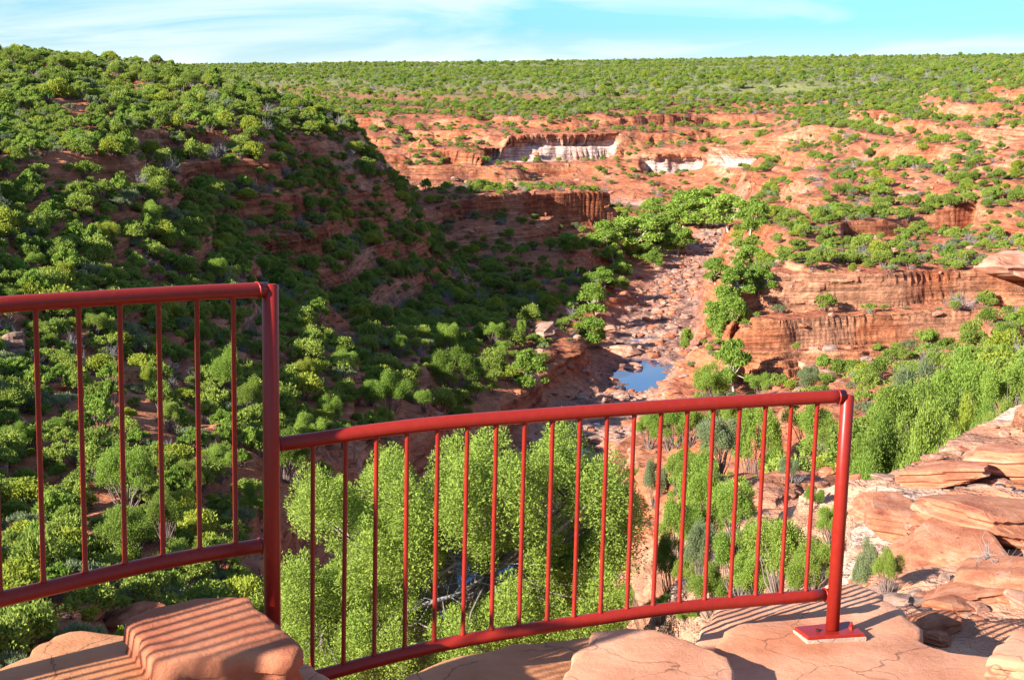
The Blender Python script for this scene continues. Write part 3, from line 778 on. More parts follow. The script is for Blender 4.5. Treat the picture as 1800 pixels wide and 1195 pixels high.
# the feathery tree just below the railing
def feathery_tree():
    R = np.random.default_rng(55)
    D0 = 23.0
    base = at_d(800, 1120, D0); base[2] = zt(base[0], base[1])
    root = empty('feathery_tree', base)
    tag(root, 'big bright green feathery tree growing just below the railing', 'tree')
    poly = [(500, 1190), (488, 1080), (510, 1010), (560, 985), (570, 930), (530, 890), (545, 850), (600, 850), (610, 905), (640, 890), (630, 830), (680, 800), (730, 830), (745, 790), (800, 800), (822, 752), (850, 790), (880, 770), (905, 800), (930, 815), (985, 762), (1010, 790), (1060, 775), (1090, 850), (1108, 900), (1095, 1000), (1100, 1060), (1080, 1110), (900, 1130), (860, 1190)]
    def inside(x, y):
        r = False
        for (x1, y1), (x2, y2) in zip(poly, poly[1:] + poly[:1]):
            if (y1 > y) != (y2 > y) and x < (x2 - x1) * (y - y1) / (y2 - y1) + x1: r = not r
        return r
    plumes = []
    hearts = []
    while len(hearts) < 62:
        u, v = R.uniform(485, 1112), R.uniform(750, 1195)
        if inside(u, v): hearts.append((u, v))
    hearts = np.array(hearts)
    while len(plumes) < 330:
        u, v = R.uniform(485, 1112), R.uniform(750, 1195)
        if not inside(u, v): continue
        if ((u - 790) / 68) ** 2 + ((v - 1035) / 48) ** 2 < 1: continue
        hd = np.min(np.hypot((hearts[:, 0] - u), (hearts[:, 1] - v) * .7))
        if hd > 30 and R.random() > .12: continue
        edge = min(abs(u - 490), abs(1105 - u)) / 300
        dep = D0 + R.uniform(-1, 1) * 1.7 - .6 * min(1, edge) + (1000 - v) * .0016
        plumes.append((at_d(u, v, dep) - base, R.uniform(.13, .36), R.uniform(1.0, 2.1)))
    V, Fn = [], 0
    vs, fs = [], []
    g = Geo()
    fork = np.array(at_d(800, 1060, D0)) - base
    g.tube([(0, 0, -.6), fork * .5, fork], [.17, .14, .12], 9, 0, False)
    hubs = []
    for (u, v, dd) in ((640, 960, 22.6), (700, 1070, 22.2), (930, 1000, 23), (1020, 1040, 23.4), (850, 900, 23.4), (740, 900, 24), (1000, 880, 24), (570, 1080, 22.6), (860, 1010, 22.2)):
        h = at_d(u, v, dd) - base; hubs.append(h)
        m_ = (fork + h) * .5 + R.normal(size=3) * .18
        g.tube([fork, m_, h], [.10, .07, .035], 7, 0, False)
    hubs = np.array(hubs)
    for cpos, rad, tall in plumes:
        n = int(1150 * (rad / .25) ** 2)
        d = R.normal(size=(n, 3)); d /= np.linalg.norm(d, axis=1, keepdims=True)
        rr = R.random((n, 1)) ** .45
        q = d * rr * rad; q[:, 2] *= tall
        q[:, :2] *= np.clip(1.15 - .5 * q[:, 2:3] / (rad * tall), .4, 1.4)
        v_, f_ = leaves(cpos + q,   .050, .34, R, up=.55, outward=d)
        vs.append(v_); fs.append(f_ + Fn); Fn += len(v_)
        k = np.argmin(np.linalg.norm(hubs - cpos, axis=1))
        g.tube([hubs[k], (hubs[k] + cpos) / 2 + R.normal(size=3) * .08, cpos], [.022, .014, .006], 5, 0, False)
    mesh_obj('crown', np.concatenate(vs), np.concatenate(fs).astype(np.int32), m_tree_leaf, root)
    g.build('trunk', m_treebark, root)
    # bare limbs showing in the gap of the crown
    b = Geo()
    for pts in ([(690, 1085), (745, 1062), (800, 1045), (850, 1015)], [(720, 975), (760, 1020), (775, 1060), (800, 1110)], [(700, 1100), (680, 1110), (650, 1120)], [(800, 1045), (830, 1000), (815, 965)], [(845, 1015), (835, 1080), (820, 1125)], [(760, 1020), (800, 990), (830, 985)], [(740, 980), (780, 1000), (850, 1012)]):
        P = [at_d(u, v, 21.9 + .25 * math.sin(u * .1)) - base for u, v in pts]
        b.tube(P, np.linspace(.055 if pts[0] == (690, 1085) else .03, .012, len(P)), 6, 0, False)
        for i in range(9):
            k = R.integers(len(P) - 1); s = P[k] + (P[k + 1] - P[k]) * R.random(); e = s + R.normal(size=3) * .28
            b.tube([s, (s + e) / 2 + R.normal(size=3) * .05, e], [.010, .007, .003], 4, 0, False)
    tag(b.build('dead_limb', m_dead, root), 'bare grey limbs in the gap of the crown')
    return root
feathery_tree()

# ------------------------------------------------------------------ scattered shrubs: the 300 that show largest are things, the rest one mass
RAG = dict(spread=.72, rmin=.10, rmax=.25, tall=.95, wr=.36, up=.8, shell=.2)
sh_p = [shrub_mesh('shrub', 500, 11, 3400, .105, m_leaf), shrub_mesh('shrub', 501, 26, 3000, .13, m_leaf, **RAG), shrub_mesh('shrub', 502, 9, 3300, .11, m_leaf, spread=.75, rmin=.2, rmax=.45, tall=.8),
        shrub_mesh('shrub', 503, 20, 3000, .14, m_gum_leaf, **RAG), shrub_mesh('shrub', 504, 18, 2200, .11, m_grey_leaf, spread=.8, rmin=.12, rmax=.3, tall=.6, wr=.3, up=.9, shell=.1), shrub_mesh('shrub', 505, 13, 3200, .11, m_yel_leaf)]
SHLOOK = ['green rounded', 'green ragged', 'green lopsided', 'fresh green ragged', 'grey-green thin', 'yellow-green rounded']
dead_p = [dead_mesh('dead_shrub', 700 + i) for i in range(2)]
def scatter(n, y0, y1, power=1.0):
    a = rng.uniform(-.40, .42, n)
    u = rng.random(n)
    y = (y0 ** 2 + u * (y1 ** 2 - y0 ** 2)) ** .5
    return a * y, y
def veg(x, y):
    z = zt(x, y); s = look(STEEP, x, y); rd = look(RD, x, y)
    nse = fbm(x / 26 + 70, y / 26, 3) + .5 * fbm(x / 8, y / 8 + 20, 2)
    a = x / y
    uu = U0 + FPX * x / (y * CP - z * SP); vv = V0 - FPX * (y * SP + z * CP) / (y * CP - z * SP)
    dens = np.full(x.shape, .62)
    left = (uu < 900) & (y < 560)
    dens = np.where(left, .86 - .40 * sstep(480, 640, vv) + .22 * sstep(.5, 1.2, s) * (vv < 520), dens)
    dens = np.where(~left & (y < 640), .32, dens)
    dens = np.where((y > 640) & (z < -27), .17, dens)
    dens = np.where((y > 640) & (z >= -27), .95, dens)
    dens = np.where((uu > 1080) & (uu < 1200) & (vv > 700), .10, dens)
    dens = np.where((uu > 1290) & (y > 250) & (y < 302), .10, dens)
    dens = np.where((uu > 1200) & (vv > 600) & (y < 250), .10, dens)
    dens = dens + .55 * nse
    dens *= 1 - np.where(left, .25, .9) * sstep(np.where(left, 1.3, .9), np.where(left, 2.6, 1.7), s)
    dens *= sstep(11, 19, rd)
    for (eu, ev, ru, rv, k_) in ((140, 200, 60, 28, .9), (180, 305, 130, 34, .95), (560, 262, 70, 20, .8), (330, 300, 60, 30, .5), (215, 700, 150, 60, .75), (300, 760, 80, 30, .6), (110, 930, 70, 60, .4), (900, 350, 130, 14, .5), (1050, 640, 60, 80, .7), (940, 640, 120, 60, .6)):
        dens *= 1 - k_ * np.exp(-(((uu - eu) / ru) ** 2 + ((vv - ev) / rv) ** 2) ** 1.5)
    dens = np.where(look(white, x, y) > .3, 0, dens)
    return np.clip(dens, 0, 1)
cand = []
for n, y0, y1, smin, smax in ((6500, 55, 170, .55, 1.9), (16000, 170, 420, .7, 2.6), (21000, 420, 950, 1.1, 2.6)):
    x, y = scatter(n, y0, y1)
    keep = rng.random(n) < veg(x, y) * (1.0 if y0 < 900 else .8)
    x, y = x[keep], y[keep]
    r = smin + (smax - smin) * rng.random(len(x)) ** 2.0
    cand.append(np.c_[x, y, r])
x, y = scatter(40000, 950, 3200)
keep = rng.random(len(x)) < .55 + 1.1 * fbm(x / 110, y / 260, 4)
cand.append(np.c_[x[keep], y[keep], 1.3 + 3.0 * rng.random(keep.sum()) ** 3])
x, y = scatter(9000, 3200, 8000)
cand.append(np.c_[x, y, 3 + 6 * rng.random(len(x)) ** 2])
cand = np.concatenate(cand)
for (ox_, oy_, w_) in OCC:
    d = np.hypot(cand[:, 0] - ox_, cand[:, 1] - oy_)
    cand = cand[d > w_ * .75]
cz = zt(cand[:, 0], cand[:, 1])
hgt = cand[:, 2] * rng.uniform(.95, 1.65, len(cand))
top_t = (cz + hgt * .7) / cand[:, 1]
hv = look(HOR, cand[:, 0], cand[:, 1] * .985)
d_ = cand[:, 1] * CP - cz * SP
cu = U0 + FPX * cand[:, 0] / d_; cv = V0 - FPX * (cand[:, 1] * SP + (cz + hgt * .5) * CP) / d_
seen = (top_t > hv) & (cu > -10) & (cu < 1810) & (cv < 1190)
hidden_by_front = ((cu > 520) & (cu < 1080) & (cv > 800)) | ((cv > 1060) & (cu < 480))
size = cand[:, 2] / d_ * np.where(seen & ~hidden_by_front, 1, 0)
order = np.argsort(-size)
var = rng.choice(6, len(cand), p=[.16, .22, .18, .20, .16, .08])
N_IND = 285
shrub_items = []
first = {}
for k in order[:N_IND]:
    v_ = var[k]
    if v_ not in first:
        o = sh_p[v_]; first[v_] = o
    else:
        o = first[v_].copy()
    C.objects.link(o)
    o.location = (cand[k, 0], cand[k, 1], cz[k] - .1 * cand[k, 2])
    o.rotation_euler = (0, 0, rng.uniform(0, 6.28)); o.scale = (cand[k, 2], cand[k, 2], hgt[k])
    o['category'] = 'shrub'; o['group'] = 'shrubs scattered over the gorge slopes'
    shrub_items.append((o, ('small ' if size[k] * FPX < 17 else 'large ') + SHLOOK[v_], cu[k], cv[k]))

def mass(name, label, cat, pts, rots, scales, variant, protos):
    me = bpy.data.meshes.new(name)
    me.vertices.add(len(pts)); me.vertices.foreach_set('co', np.asarray(pts, np.float32).ravel())
    for nm, ty, data, key in (('rot', 'FLOAT_VECTOR', rots, 'vector'), ('scl', 'FLOAT_VECTOR', scales, 'vector'), ('var', 'INT', variant, 'value')):
        at = me.attributes.new(nm, ty, 'POINT'); at.data.foreach_set(key, np.asarray(data, np.int32 if ty == 'INT' else np.float32).ravel())
    o = bpy.data.objects.new(name, me); C.objects.link(o)
    ng = bpy.data.node_groups.new(name, 'GeometryNodeTree')
    ng.interface.new_socket('Geometry', in_out='INPUT', socket_type='NodeSocketGeometry')
    ng.interface.new_socket('Geometry', in_out='OUTPUT', socket_type='NodeSocketGeometry')
    gi, go = ng.nodes.new('NodeGroupInput'), ng.nodes.new('NodeGroupOutput')
    ip = ng.nodes.new('GeometryNodeInstanceOnPoints')
    jn = ng.nodes.new('GeometryNodeJoinGeometry')
    for p in reversed(protos):
        n = ng.nodes.new('GeometryNodeObjectInfo'); n.inputs['Object'].default_value = p; n.inputs['As Instance'].default_value = True
        ng.links.new(n.outputs['Geometry'], jn.inputs[0])
    def na(nm, ty):
        n = ng.nodes.new('GeometryNodeInputNamedAttribute'); n.data_type = ty; n.inputs[0].default_value = nm
        return n.outputs[0]
    ng.links.new(gi.outputs[0], ip.inputs['Points']); ng.links.new(jn.outputs[0], ip.inputs['Instance'])
    ip.inputs['Pick Instance'].default_value = True
    ng.links.new(na('var', 'INT'), ip.inputs['Instance Index'])
    e2r = ng.nodes.new('FunctionNodeEulerToRotation')
    ng.links.new(na('rot', 'FLOAT_VECTOR'), e2r.inputs[0]); ng.links.new(e2r.outputs[0], ip.inputs['Rotation'])
    ng.links.new(na('scl', 'FLOAT_VECTOR'), ip.inputs['Scale'])
    ng.links.new(ip.outputs[0], go.inputs[0])
    md = o.modifiers.new('instances', 'NODES'); md.node_group = ng
    return tag(o, label, cat, None, 'stuff')
rest = order[N_IND:]
var[rest] = np.where(rng.random(len(rest)) < .07, 6, var[rest])
for v_ in range(6):
    if v_ not in first: C.objects.link(sh_p[v_]); first[v_] = sh_p[v_]
rp = np.c_[cand[rest, 0], cand[rest, 1], cz[rest] - .12 * cand[rest, 2]]
mass('shrubland', 'green heath of small shrubs covering the gorge slopes and plateau', 'shrubland', rp, np.c_[rng.normal(size=(len(rest), 2)) * .10, rng.uniform(0, 6.28, len(rest))],
     np.c_[cand[rest, 2], cand[rest, 2], hgt[rest]], var[rest], [first[k] for k in range(6)] + [dead_p[0]])
print('shrub candidates', len(cand))

# ------------------------------------------------------------------ dead shrubs
dead_items = []
xd, yd = [], []
for i, (u, v, w, y) in enumerate([(1745, 1080, 130, 10.3), (375, 600, 40, None), (1660, 720, 60, 60), (770, 590, 26, None), (40, 1140, 80, 40), (1300, 1060, 60, 20), (1690, 545, 60, None), (1400, 850, 40, None), (130, 950, 70, None), (1270, 700, 40, None), (180, 1035, 40, None)]):
    p = hit(u, v) if y is None else np.r_[ray(u, v)[0] * y, y, 0]
    p[2] = zt(p[0], p[1])
    dd = project(p)[2]; w = w * dd / FPX / 1.7
    o = dead_p[i % 2] if i < 2 else dead_p[i % 2].copy()
    C.objects.link(o); o.location = p; o.scale = (w, w, w * .85); o.rotation_euler = (0, 0, i * 1.3)
    o['category'] = 'dead shrub'; o['group'] = 'dead grey shrubs'
    dead_items.append((o, 'bare grey twiggy', u, v - 15))

# ------------------------------------------------------------------ boulders
m_dull, rt6, rb6 = mat('grey_brown_boulder', (.3, .2, .16), .9, .15)
rock_nodes(rt6, rb6, (.27, .165, .125), (.12, .07, .058), (.40, .28, .22))
bo_p = [boulder_mesh('boulder', 900 + i, [m_pale, m_rock, m_dull, m_pale, m_rock, m_dull][i], (.55, .42, .7, .5, .62, .38)[i]) for i in range(6)]
m_out, rt7, rb7 = mat('warm_orange_outcrop', (.5, .25, .13), .9, .15)
rock_nodes(rt7, rb7, (.46, .185, .10), (.30, .095, .055), (.54, .30, .20), 1.4, .8, 2.2, 1.1)
bo_p += [boulder_mesh('boulder', 960 + i, m_out, (.34, .42, .3)[i], 16, .045) for i in range(3)]
bc = []
x, y = scatter(9000, 40, 760)
rd, s_, zz = look(RD, x, y), look(STEEP, x, y), zt(x, y)
uu = U0 + FPX * x / (y * CP - zz * SP)
dens = np.where(rd < 15, .9, .20 + .25 * sstep(.5, 1.2, s_)) * np.where(zz > -20, .25, 1)
dens = np.where((uu > 1070) & (uu < 1230) & (y > 60) & (y < 330), .95, dens)
k = rng.random(len(x)) < dens
bc = np.c_[x[k], y[k], (.2 + .9 * rng.random(k.sum()) ** 4) * np.clip(y[k] / 200, .5, 1.3)]
x, y = [], []
t = rng.uniform(0, 1, 3500)     # river cobbles and slabs
seg = rng.integers(0, 9, 3500)
q = RIV[seg] + (RIV[seg + 1] - RIV[seg]) * t[:, None] + rng.normal(size=(3500, 2)) * 5.0
bc = np.r_[bc, np.c_[q, .14 + .9 * rng.random(3500) ** 4]]
rdp = np.min(np.hypot((bc[:, 0, None] - np.array([24.5, 25.5, 26, 27.5, 14, 9, -9]) ), (bc[:, 1, None] - np.array([291, 299, 308, 337, 258, 238, 168]))), axis=1)
bc = bc[rdp > 5.2]
xx = rng.uniform(.21, .36, 300); yy = rng.uniform(8.6, 26, 300)
bc = np.r_[bc, np.c_[xx * yy, yy, .025 + .13 * rng.random(300) ** 4]]
bz = zt(bc[:, 0], bc[:, 1])
bd = bc[:, 1] * CP - bz * SP
bu = U0 + FPX * bc[:, 0] / bd; bv = V0 - FPX * (bc[:, 1] * SP + bz * CP) / bd
hvb = look(HOR, bc[:, 0], bc[:, 1] * .985)
seenb = ((bz + bc[:, 2] * .5) / bc[:, 1] > hvb) & (bu > 0) & (bu < 1800) & (bv < 1190) & ~((bu > 480) & (bu < 1080) & (bv > 790)) & ~((bv > 1040) & (bu < 480))
bs = bc[:, 2] / bd * np.where(seenb, 1, 0)
bo = np.argsort(-bs)
bvar = rng.integers(0, 6, len(bc))
bfirst, bitems = {}, []
def put_boulder(v_, loc, sc, rot, look_, u, v):
    if v_ not in bfirst: bfirst[v_] = o = bo_p[v_]
    else: o = bfirst[v_].copy()
    C.objects.link(o); o.location = loc; o.scale = sc; o.rotation_euler = rot
    o['category'] = 'boulder'; o['group'] = 'boulders lying in the gorge'
    bitems.append((o, look_, u, v)); return o
for u, v, w, v_ in [(957, 580, 34, 2), (1418, 640, 36, 0), (1455, 655, 44, 3), (1140, 740, 40, 1), (1120, 880, 50, 1), (1150, 930, 44, 4), (1105, 610, 40, 0), (1115, 640, 30, 3), (1780, 450, 90, 3), (720, 650, 26, 2), (310, 545, 40, 3), (22, 600, 44, 2), (640, 760, 40, 4), (150, 1060, 60, 4), (240, 1075, 80, 1)]:
    p = hit(u, v + w * .3); dd = project(p)[2]; r = w * dd / FPX / 1.7
    put_boulder(v_, p + np.r_[0, 0, r * .2], (r, r, r * (1.3 if v_ == 2 else 1)), (.1, .12, u * .7), 'big square orange' if (u, v) == (957, 580) else 'big weathered pale' if v_ % 3 == 0 else 'big weathered red', u, v)
for u, v, w, v_ in [(1640, 1088, 95, 1), (1606, 1054, 70, 5), (1668, 1058, 100, 1), (1712, 1066, 60, 3), (1560, 1035, 60, 5), (1650, 1120, 50, 4), (1520, 1022, 60, 1), (1660, 955, 200, 6), (1760, 1005, 180, 7), (1735, 885, 260, 8), (1600, 905, 170, 7), (1690, 1035, 150, 6), (1790, 800, 200, 7), (1560, 880, 120, 8), (1655, 820, 150, 6)]:
    p = hit(u, v + w * .15, 7.3); dd = project(p)[2]; r = w * dd / FPX / 2.0
    put_boulder(v_, p + np.r_[0, 0, r * .1], (r, r * .9, r * .9), (.08, .1, u * .37), ('broad orange layered' if v_ > 5 else 'flat pale' if v_ % 3 == 0 else 'flat reddish'), u, v)
NB = 145
for k in bo[:NB]:
    put_boulder(int(bvar[k]), (bc[k, 0], bc[k, 1], bz[k] + bc[k, 2] * .12), (bc[k, 2] * rng.uniform(.8, 1.4), bc[k, 2] * rng.uniform(.8, 1.3), bc[k, 2]), (rng.normal() * .15, rng.normal() * .15, rng.uniform(0, 6.28)),
                ['pale pinkish', 'rusty red', 'grey-brown'][bvar[k] % 3], bu[k], bv[k])
for v_ in range(6):
    if v_ not in bfirst: C.objects.link(bo_p[v_]); bfirst[v_] = bo_p[v_]
r_ = bo[NB:]
mass('rubble', 'loose red rock rubble strewn over the slopes and river bed', 'rubble', np.c_[bc[r_, 0], bc[r_, 1], bz[r_] + bc[r_, 2] * .1],
     np.c_[rng.normal(size=(len(r_), 2)) * .15, rng.uniform(0, 6.28, len(r_))], np.c_[bc[r_, 2] * rng.uniform(.8, 1.4, len(r_)), bc[r_, 2] * rng.uniform(.8, 1.3, len(r_)), bc[r_, 2]], bvar[r_], [bfirst[k] for k in range(6)])

label_all(shrub_items, 'shrub')
label_all([t for t in tree_items if 'tree' in t[0].name], 'tree')
label_all([t for t in tree_items if 'tree' not in t[0].name], 'bush')
label_all(dead_items, 'shrub')
label_all(bitems, 'boulder')

# ------------------------------------------------------------------ stone slabs of the lookout
m_warm, st5, sb5 = mat('warm_orange_slab', (.5, .22, .1), .85, .2)
rock_nodes(st5, sb5, (.46, .19, .085), (.34, .12, .05), (.54, .27, .14), 1.6, .4, 1.0, 1.3)
m_slab, st_, sb_ = mat('tan_sandstone_slab', (.55, .3, .19), .85, .2)
rock_nodes(st_, sb_, (.52, .24, .14), (.39, .145, .075), (.58, .325, .21), 1.6, .4, 1.0, 1.6)
m_block, st3, sb3 = mat('rust_sandstone_block', (.42, .16, .09), .9, .15)
rock_nodes(st3, sb3, (.40, .135, .07), (.29, .085, .045), (.47, .20, .11), 2.0, .5, 1.0)
m_grey, st4, sb4 = mat('weathered_grey_slab', (.4, .3, .24), .9, .15)
rock_nodes(st4, sb4, (.44, .29, .21), (.25, .17, .14), (.55, .43, .35), 2.2, .6, 1.0, 2.2)
def slab(name, poly, ztop, thick, material, label, tilt=None, step=.035, rough=.012, lip=.014, seed=0, taper=.04):
    """a slab with the given outline: relief top, chipped edges, real thickness"""
    P = np.array([at_z(u, v, ztop)[:2] for u, v in poly])
    # resample the outline
    Q = []
    for p, q in zip(P, np.roll(P, -1, 0)):
        n = max(1, int(np.linalg.norm(q - p) / step))
        for i in range(n): Q.append(p + (q - p) * i / n)
    Q = np.array(Q); n = len(Q)
    d = np.roll(Q, -1, 0) - np.roll(Q, 1, 0); nn = np.c_[d[:, 1], -d[:, 0]]; nn /= np.linalg.norm(nn, axis=1, keepdims=True) + 1e-9
    area = np.sum(P[:, 0] * np.roll(P[:, 1], -1) - P[:, 1] * np.roll(P[:, 0], -1))
    if area < 0: nn = -nn
    jag = .030 * fbm(Q[:, 0] * 6 + seed, Q[:, 1] * 6, 3) + .014 * fbm(Q[:, 0] * 23 + seed, Q[:, 1] * 23, 2)
    Q = Q + nn * jag[:, None]
    cen = Q.mean(0)
    zf = (lambda x, y: 0 * x) if tilt is None else (lambda x, y: tilt[0] * (x - cen[0]) + tilt[1] * (y - cen[1]))
    def hz(x, y): return ztop + zf(x, y) + rough * 1.6 * fbm(x * 2.2 + seed, y * 2.2, 4) + .004 * fbm(x * 14, y * 14 + seed, 3)
    import bmesh
    bm = bmesh.new()
    rings = []
    for off, dz in ((-lip * 1.6, 0), (-lip * .5, -.004), (-.004, -lip * .35), (.006, -lip), (.004 + taper * .2, -thick * .45), (-.01, -thick * .55), (taper, -thick)):
        ring = []
        for i in range(n):
            p = Q[i] + nn[i] * (off + (.012 * vn2(np.array(Q[i, 0] * 9 + seed), np.array(dz * 25 + Q[i, 1] * 9)) if dz < -lip * .9 else 0))
            ring.append(bm.verts.new((p[0], p[1], hz(p[0], p[1]) + dz)))
        rings.append(ring)
    for r0, r1 in zip(rings[:-1], rings[1:]):
        for i in range(n):
            bm.faces.new((r0[i], r1[i], r1[(i + 1) % n], r0[(i + 1) % n]))
    topf = bm.faces.new(rings[0])
    botf = bm.faces.new(list(reversed(rings[-1])))
    res = bmesh.ops.triangulate(bm, faces=[topf])
    for it in range(4):
        es = list({e for f in bm.faces if f.normal.z > -2 and all(abs(v.co.z - hz(v.co.x, v.co.y)) < .002 for v in f.verts) for e in f.edges if e.calc_length() > step * 3})
        if not es: break
        bmesh.ops.subdivide_edges(bm, edges=es, cuts=1)
        bmesh.ops.triangulate(bm, faces=[f for f in bm.faces if len(f.verts) > 4 and f != botf and f.is_valid and abs(f.normal.z) > .5 and f.calc_center_median().z > ztop - thick * .9])
        for v in bm.verts:
            pass
    bm.normal_update()
    bmesh.ops.recalc_face_normals(bm, faces=bm.faces[:])
    inner = [v for v in bm.verts if not any(len(f.verts) == 4 for f in v.link_faces)]
    for v in inner: v.co.z = hz(np.array(v.co.x), np.array(v.co.y))
    me = bpy.data.meshes.new(name); bm.to_mesh(me); bm.free(); me.materials.append(material)
    me.polygons.foreach_set('use_smooth', np.ones(len(me.polygons), bool))
    o = bpy.data.objects.new(name, me); C.objects.link(o)
    return tag(o, label, 'stone', 'stones of the lookout')
SLABS = [
 ('stone_slab', [(1262, 1150), (1268, 1122), (1290, 1108), (1340, 1085), (1400, 1066), (1470, 1050), (1530, 1045), (1570, 1060), (1586, 1082), (1612, 1102), (1612, 1122), (1645, 1134), (1700, 1148), (1790, 1163), (1880, 1180), (1860, 1320), (1240, 1330), (1215, 1200)], -2.54, .22, m_slab, 'pinkish tan slab that carries the bolted base plate', (0, .008)),
 ('stone_slab', [(1042, 1112), (1100, 1106), (1153, 1107), (1215, 1128), (1277, 1152), (1281, 1166), (1290, 1200), (1310, 1290), (960, 1300), (985, 1215), (1003, 1165), (1012, 1146), (1034, 1134)], -2.41, .28, m_slab, 'smooth tan slab in the middle below the railing', None),
 ('stone_slab', [(690, 1230), (712, 1188), (790, 1158), (850, 1143), (900, 1130), (960, 1126), (1040, 1118), (1090, 1130), (1080, 1300), (690, 1310)], -2.62, .3, m_warm, 'weathered rust slab lying in the railing shadow', (.01, 0)),
 ('stone_slab', [(-60, 1200), (0, 1179), (58, 1157), (64, 1140), (72, 1130), (100, 1118), (122, 1113), (180, 1114), (235, 1112), (300, 1125), (330, 1200), (340, 1330), (-80, 1340)], -2.16, .26, m_warm, 'orange tan slab in the bottom left corner', None),
 ('stone_slab', [(262, 1186), (330, 1176), (450, 1172), (520, 1162), (548, 1170), (582, 1196), (600, 1300), (240, 1310)], -2.36, .25, m_slab, 'pale slab under the striped block', None),
 ('stone_slab', [(1738, 1158), (1752, 1138), (1778, 1112), (1806, 1096), (1850, 1085), (1880, 1170), (1800, 1164)], -2.47, .1, m_slab, 'brownish slab at the right edge beside a crack', (-.02, -.04)),
 ('stone_slab', [(1232, 1128), (1240, 1098), (1262, 1078), (1340, 1058), (1420, 1046), (1500, 1030), (1545, 1048), (1500, 1090), (1300, 1130), (1270, 1150)], -2.59, .3, m_slab, 'lower slab crossed by the baluster shadows', (0, .07)),
]
for i, (nm, poly, z_, th, m_, lb, ti) in enumerate(SLABS):
    slab(nm, poly, z_, th, m_, lb, ti, seed=i * 7.3)
# the thick striped block on the left
slab('stone_block', [(225, 1100), (236, 1088), (290, 1074), (345, 1063), (400, 1059), (440, 1061), (462, 1080), (500, 1104), (515, 1124), (505, 1136), (460, 1134), (400, 1140), (330, 1146), (276, 1152), (264, 1138), (244, 1116)], -2.05, .15, m_block, 'thick rust-red block striped by the railing shadow', (-.03, .10), rough=.016, lip=.016, seed=91, taper=.02)

# ------------------------------------------------------------------ the red railing: one welded thing
m_paint, pt, pb = mat('red_oxide_paint', (.23, .014, .008), .34, .3)
pn = N(pt, 'ShaderNodeTexNoise'); pn.inputs['Scale'].default_value = 30; pn.inputs['Detail'].default_value = 6
tcq = N(pt, 'ShaderNodeTexCoord'); pt.links.new(tcq.outputs['Object'], pn.inputs['Vector'])
pm = N(pt, 'ShaderNodeMix', data_type='RGBA'); pm.inputs['A'].default_value = (.19, .010, .006, 1); pm.inputs['B'].default_value = (.25, .018, .010, 1)
pt.links.new(pn.outputs['Fac'], pm.inputs['Factor'])
pq = N(pt, 'ShaderNodeTexNoise'); pq.inputs['Scale'].default_value = 55; pq.inputs['Detail'].default_value = 7; pq.inputs['Roughness'].default_value = .7
pt.links.new(tcq.outputs['Object'], pq.inputs['Vector'])
pqr = N(pt, 'ShaderNodeMapRange'); pqr.inputs['From Min'].default_value = .60; pqr.inputs['From Max'].default_value = .70; pqr.inputs['To Max'].default_value = .55
pt.links.new(pq.outputs['Fac'], pqr.inputs['Value'])
pd = N(pt, 'ShaderNodeMix', data_type='RGBA'); pd.inputs['B'].default_value = (.17, .055, .035, 1)
pt.links.new(pqr.outputs[0], pd.inputs['Factor']); pt.links.new(pm.outputs['Result'], pd.inputs['A']); pt.links.new(pd.outputs['Result'], pb.inputs['Base Color'])
pr = N(pt, 'ShaderNodeMapRange'); pr.inputs['To Min'].default_value = .26; pr.inputs['To Max'].default_value = .48
pt.links.new(pn.outputs['Fac'], pr.inputs['Value']); pt.links.new(pr.outputs[0], pb.inputs['Roughness'])
pbp = N(pt, 'ShaderNodeBump'); pbp.inputs['Strength'].default_value = .08; pbp.inputs['Distance'].default_value = .004
pt.links.new(pn.outputs['Fac'], pbp.inputs['Height']); pt.links.new(pbp.outputs[0], pb.inputs['Normal'])
DL, DR = 6.13, 7.0
P0t, P1t = at_d(474, 503, DL), at_d(1490, 694, DR)
P1b = at_d(1463, 1106, DR)
rail = empty('safety_railing', (float(P1b[0]), float(P1b[1]), float(P1b[2])))
tag(rail, 'red painted pipe railing along the cliff edge', 'railing')
org = P1b.copy()
def plane_pt(u, v, A, B):
    """where a line of sight meets the vertical plane through A and B"""
    n = np.array((B[1] - A[1], -(B[0] - A[0]), 0.0))
    a, t = ray(u, v); d = np.array((a, 1.0, t))
    return d * ((A @ n) / (d @ n))
PL = at_d(478, 1100, DL)
Lend_t = plane_pt(0, 0, P0t, P0t + np.array((math.cos(math.radians(40.8)), math.sin(math.radians(40.8)), 0)))
A_, B_ = P0t, P0t + np.array((math.cos(math.radians(40.8)), math.sin(math.radians(40.8)), 0))
RA, RB = P0t, P1t * np.array((1, 1, 0)) + np.array((0, 0, P0t[2]))
def path(pix, A, B): return [plane_pt(u, v, A, B) - org for u, v in pix]
def part(name, pts, r, seg=24, lab=None, smooth_path=True, parent=None):
    g = Geo()
    pts = [np.array(p) for p in pts]
    if smooth_path and len(pts) > 3:
        out = []
        for i in range(len(pts) - 1):
            p0, p1, p2, p3 = pts[max(i - 1, 0)], pts[i], pts[i + 1], pts[min(i + 2, len(pts) - 1)]
            for k in range(5):
                t = k / 5
                out.append(.5 * ((2 * p1) + (p2 - p0) * t + (2 * p0 - 5 * p1 + 4 * p2 - p3) * t * t + (3 * p1 - p0 - 3 * p2 + p3) * t ** 3))
        pts = out + [pts[-1]]
    g.tube(pts, r, seg)
    o = g.build(name, m_paint, parent or rail)
    if lab: o['label'] = lab
    return o
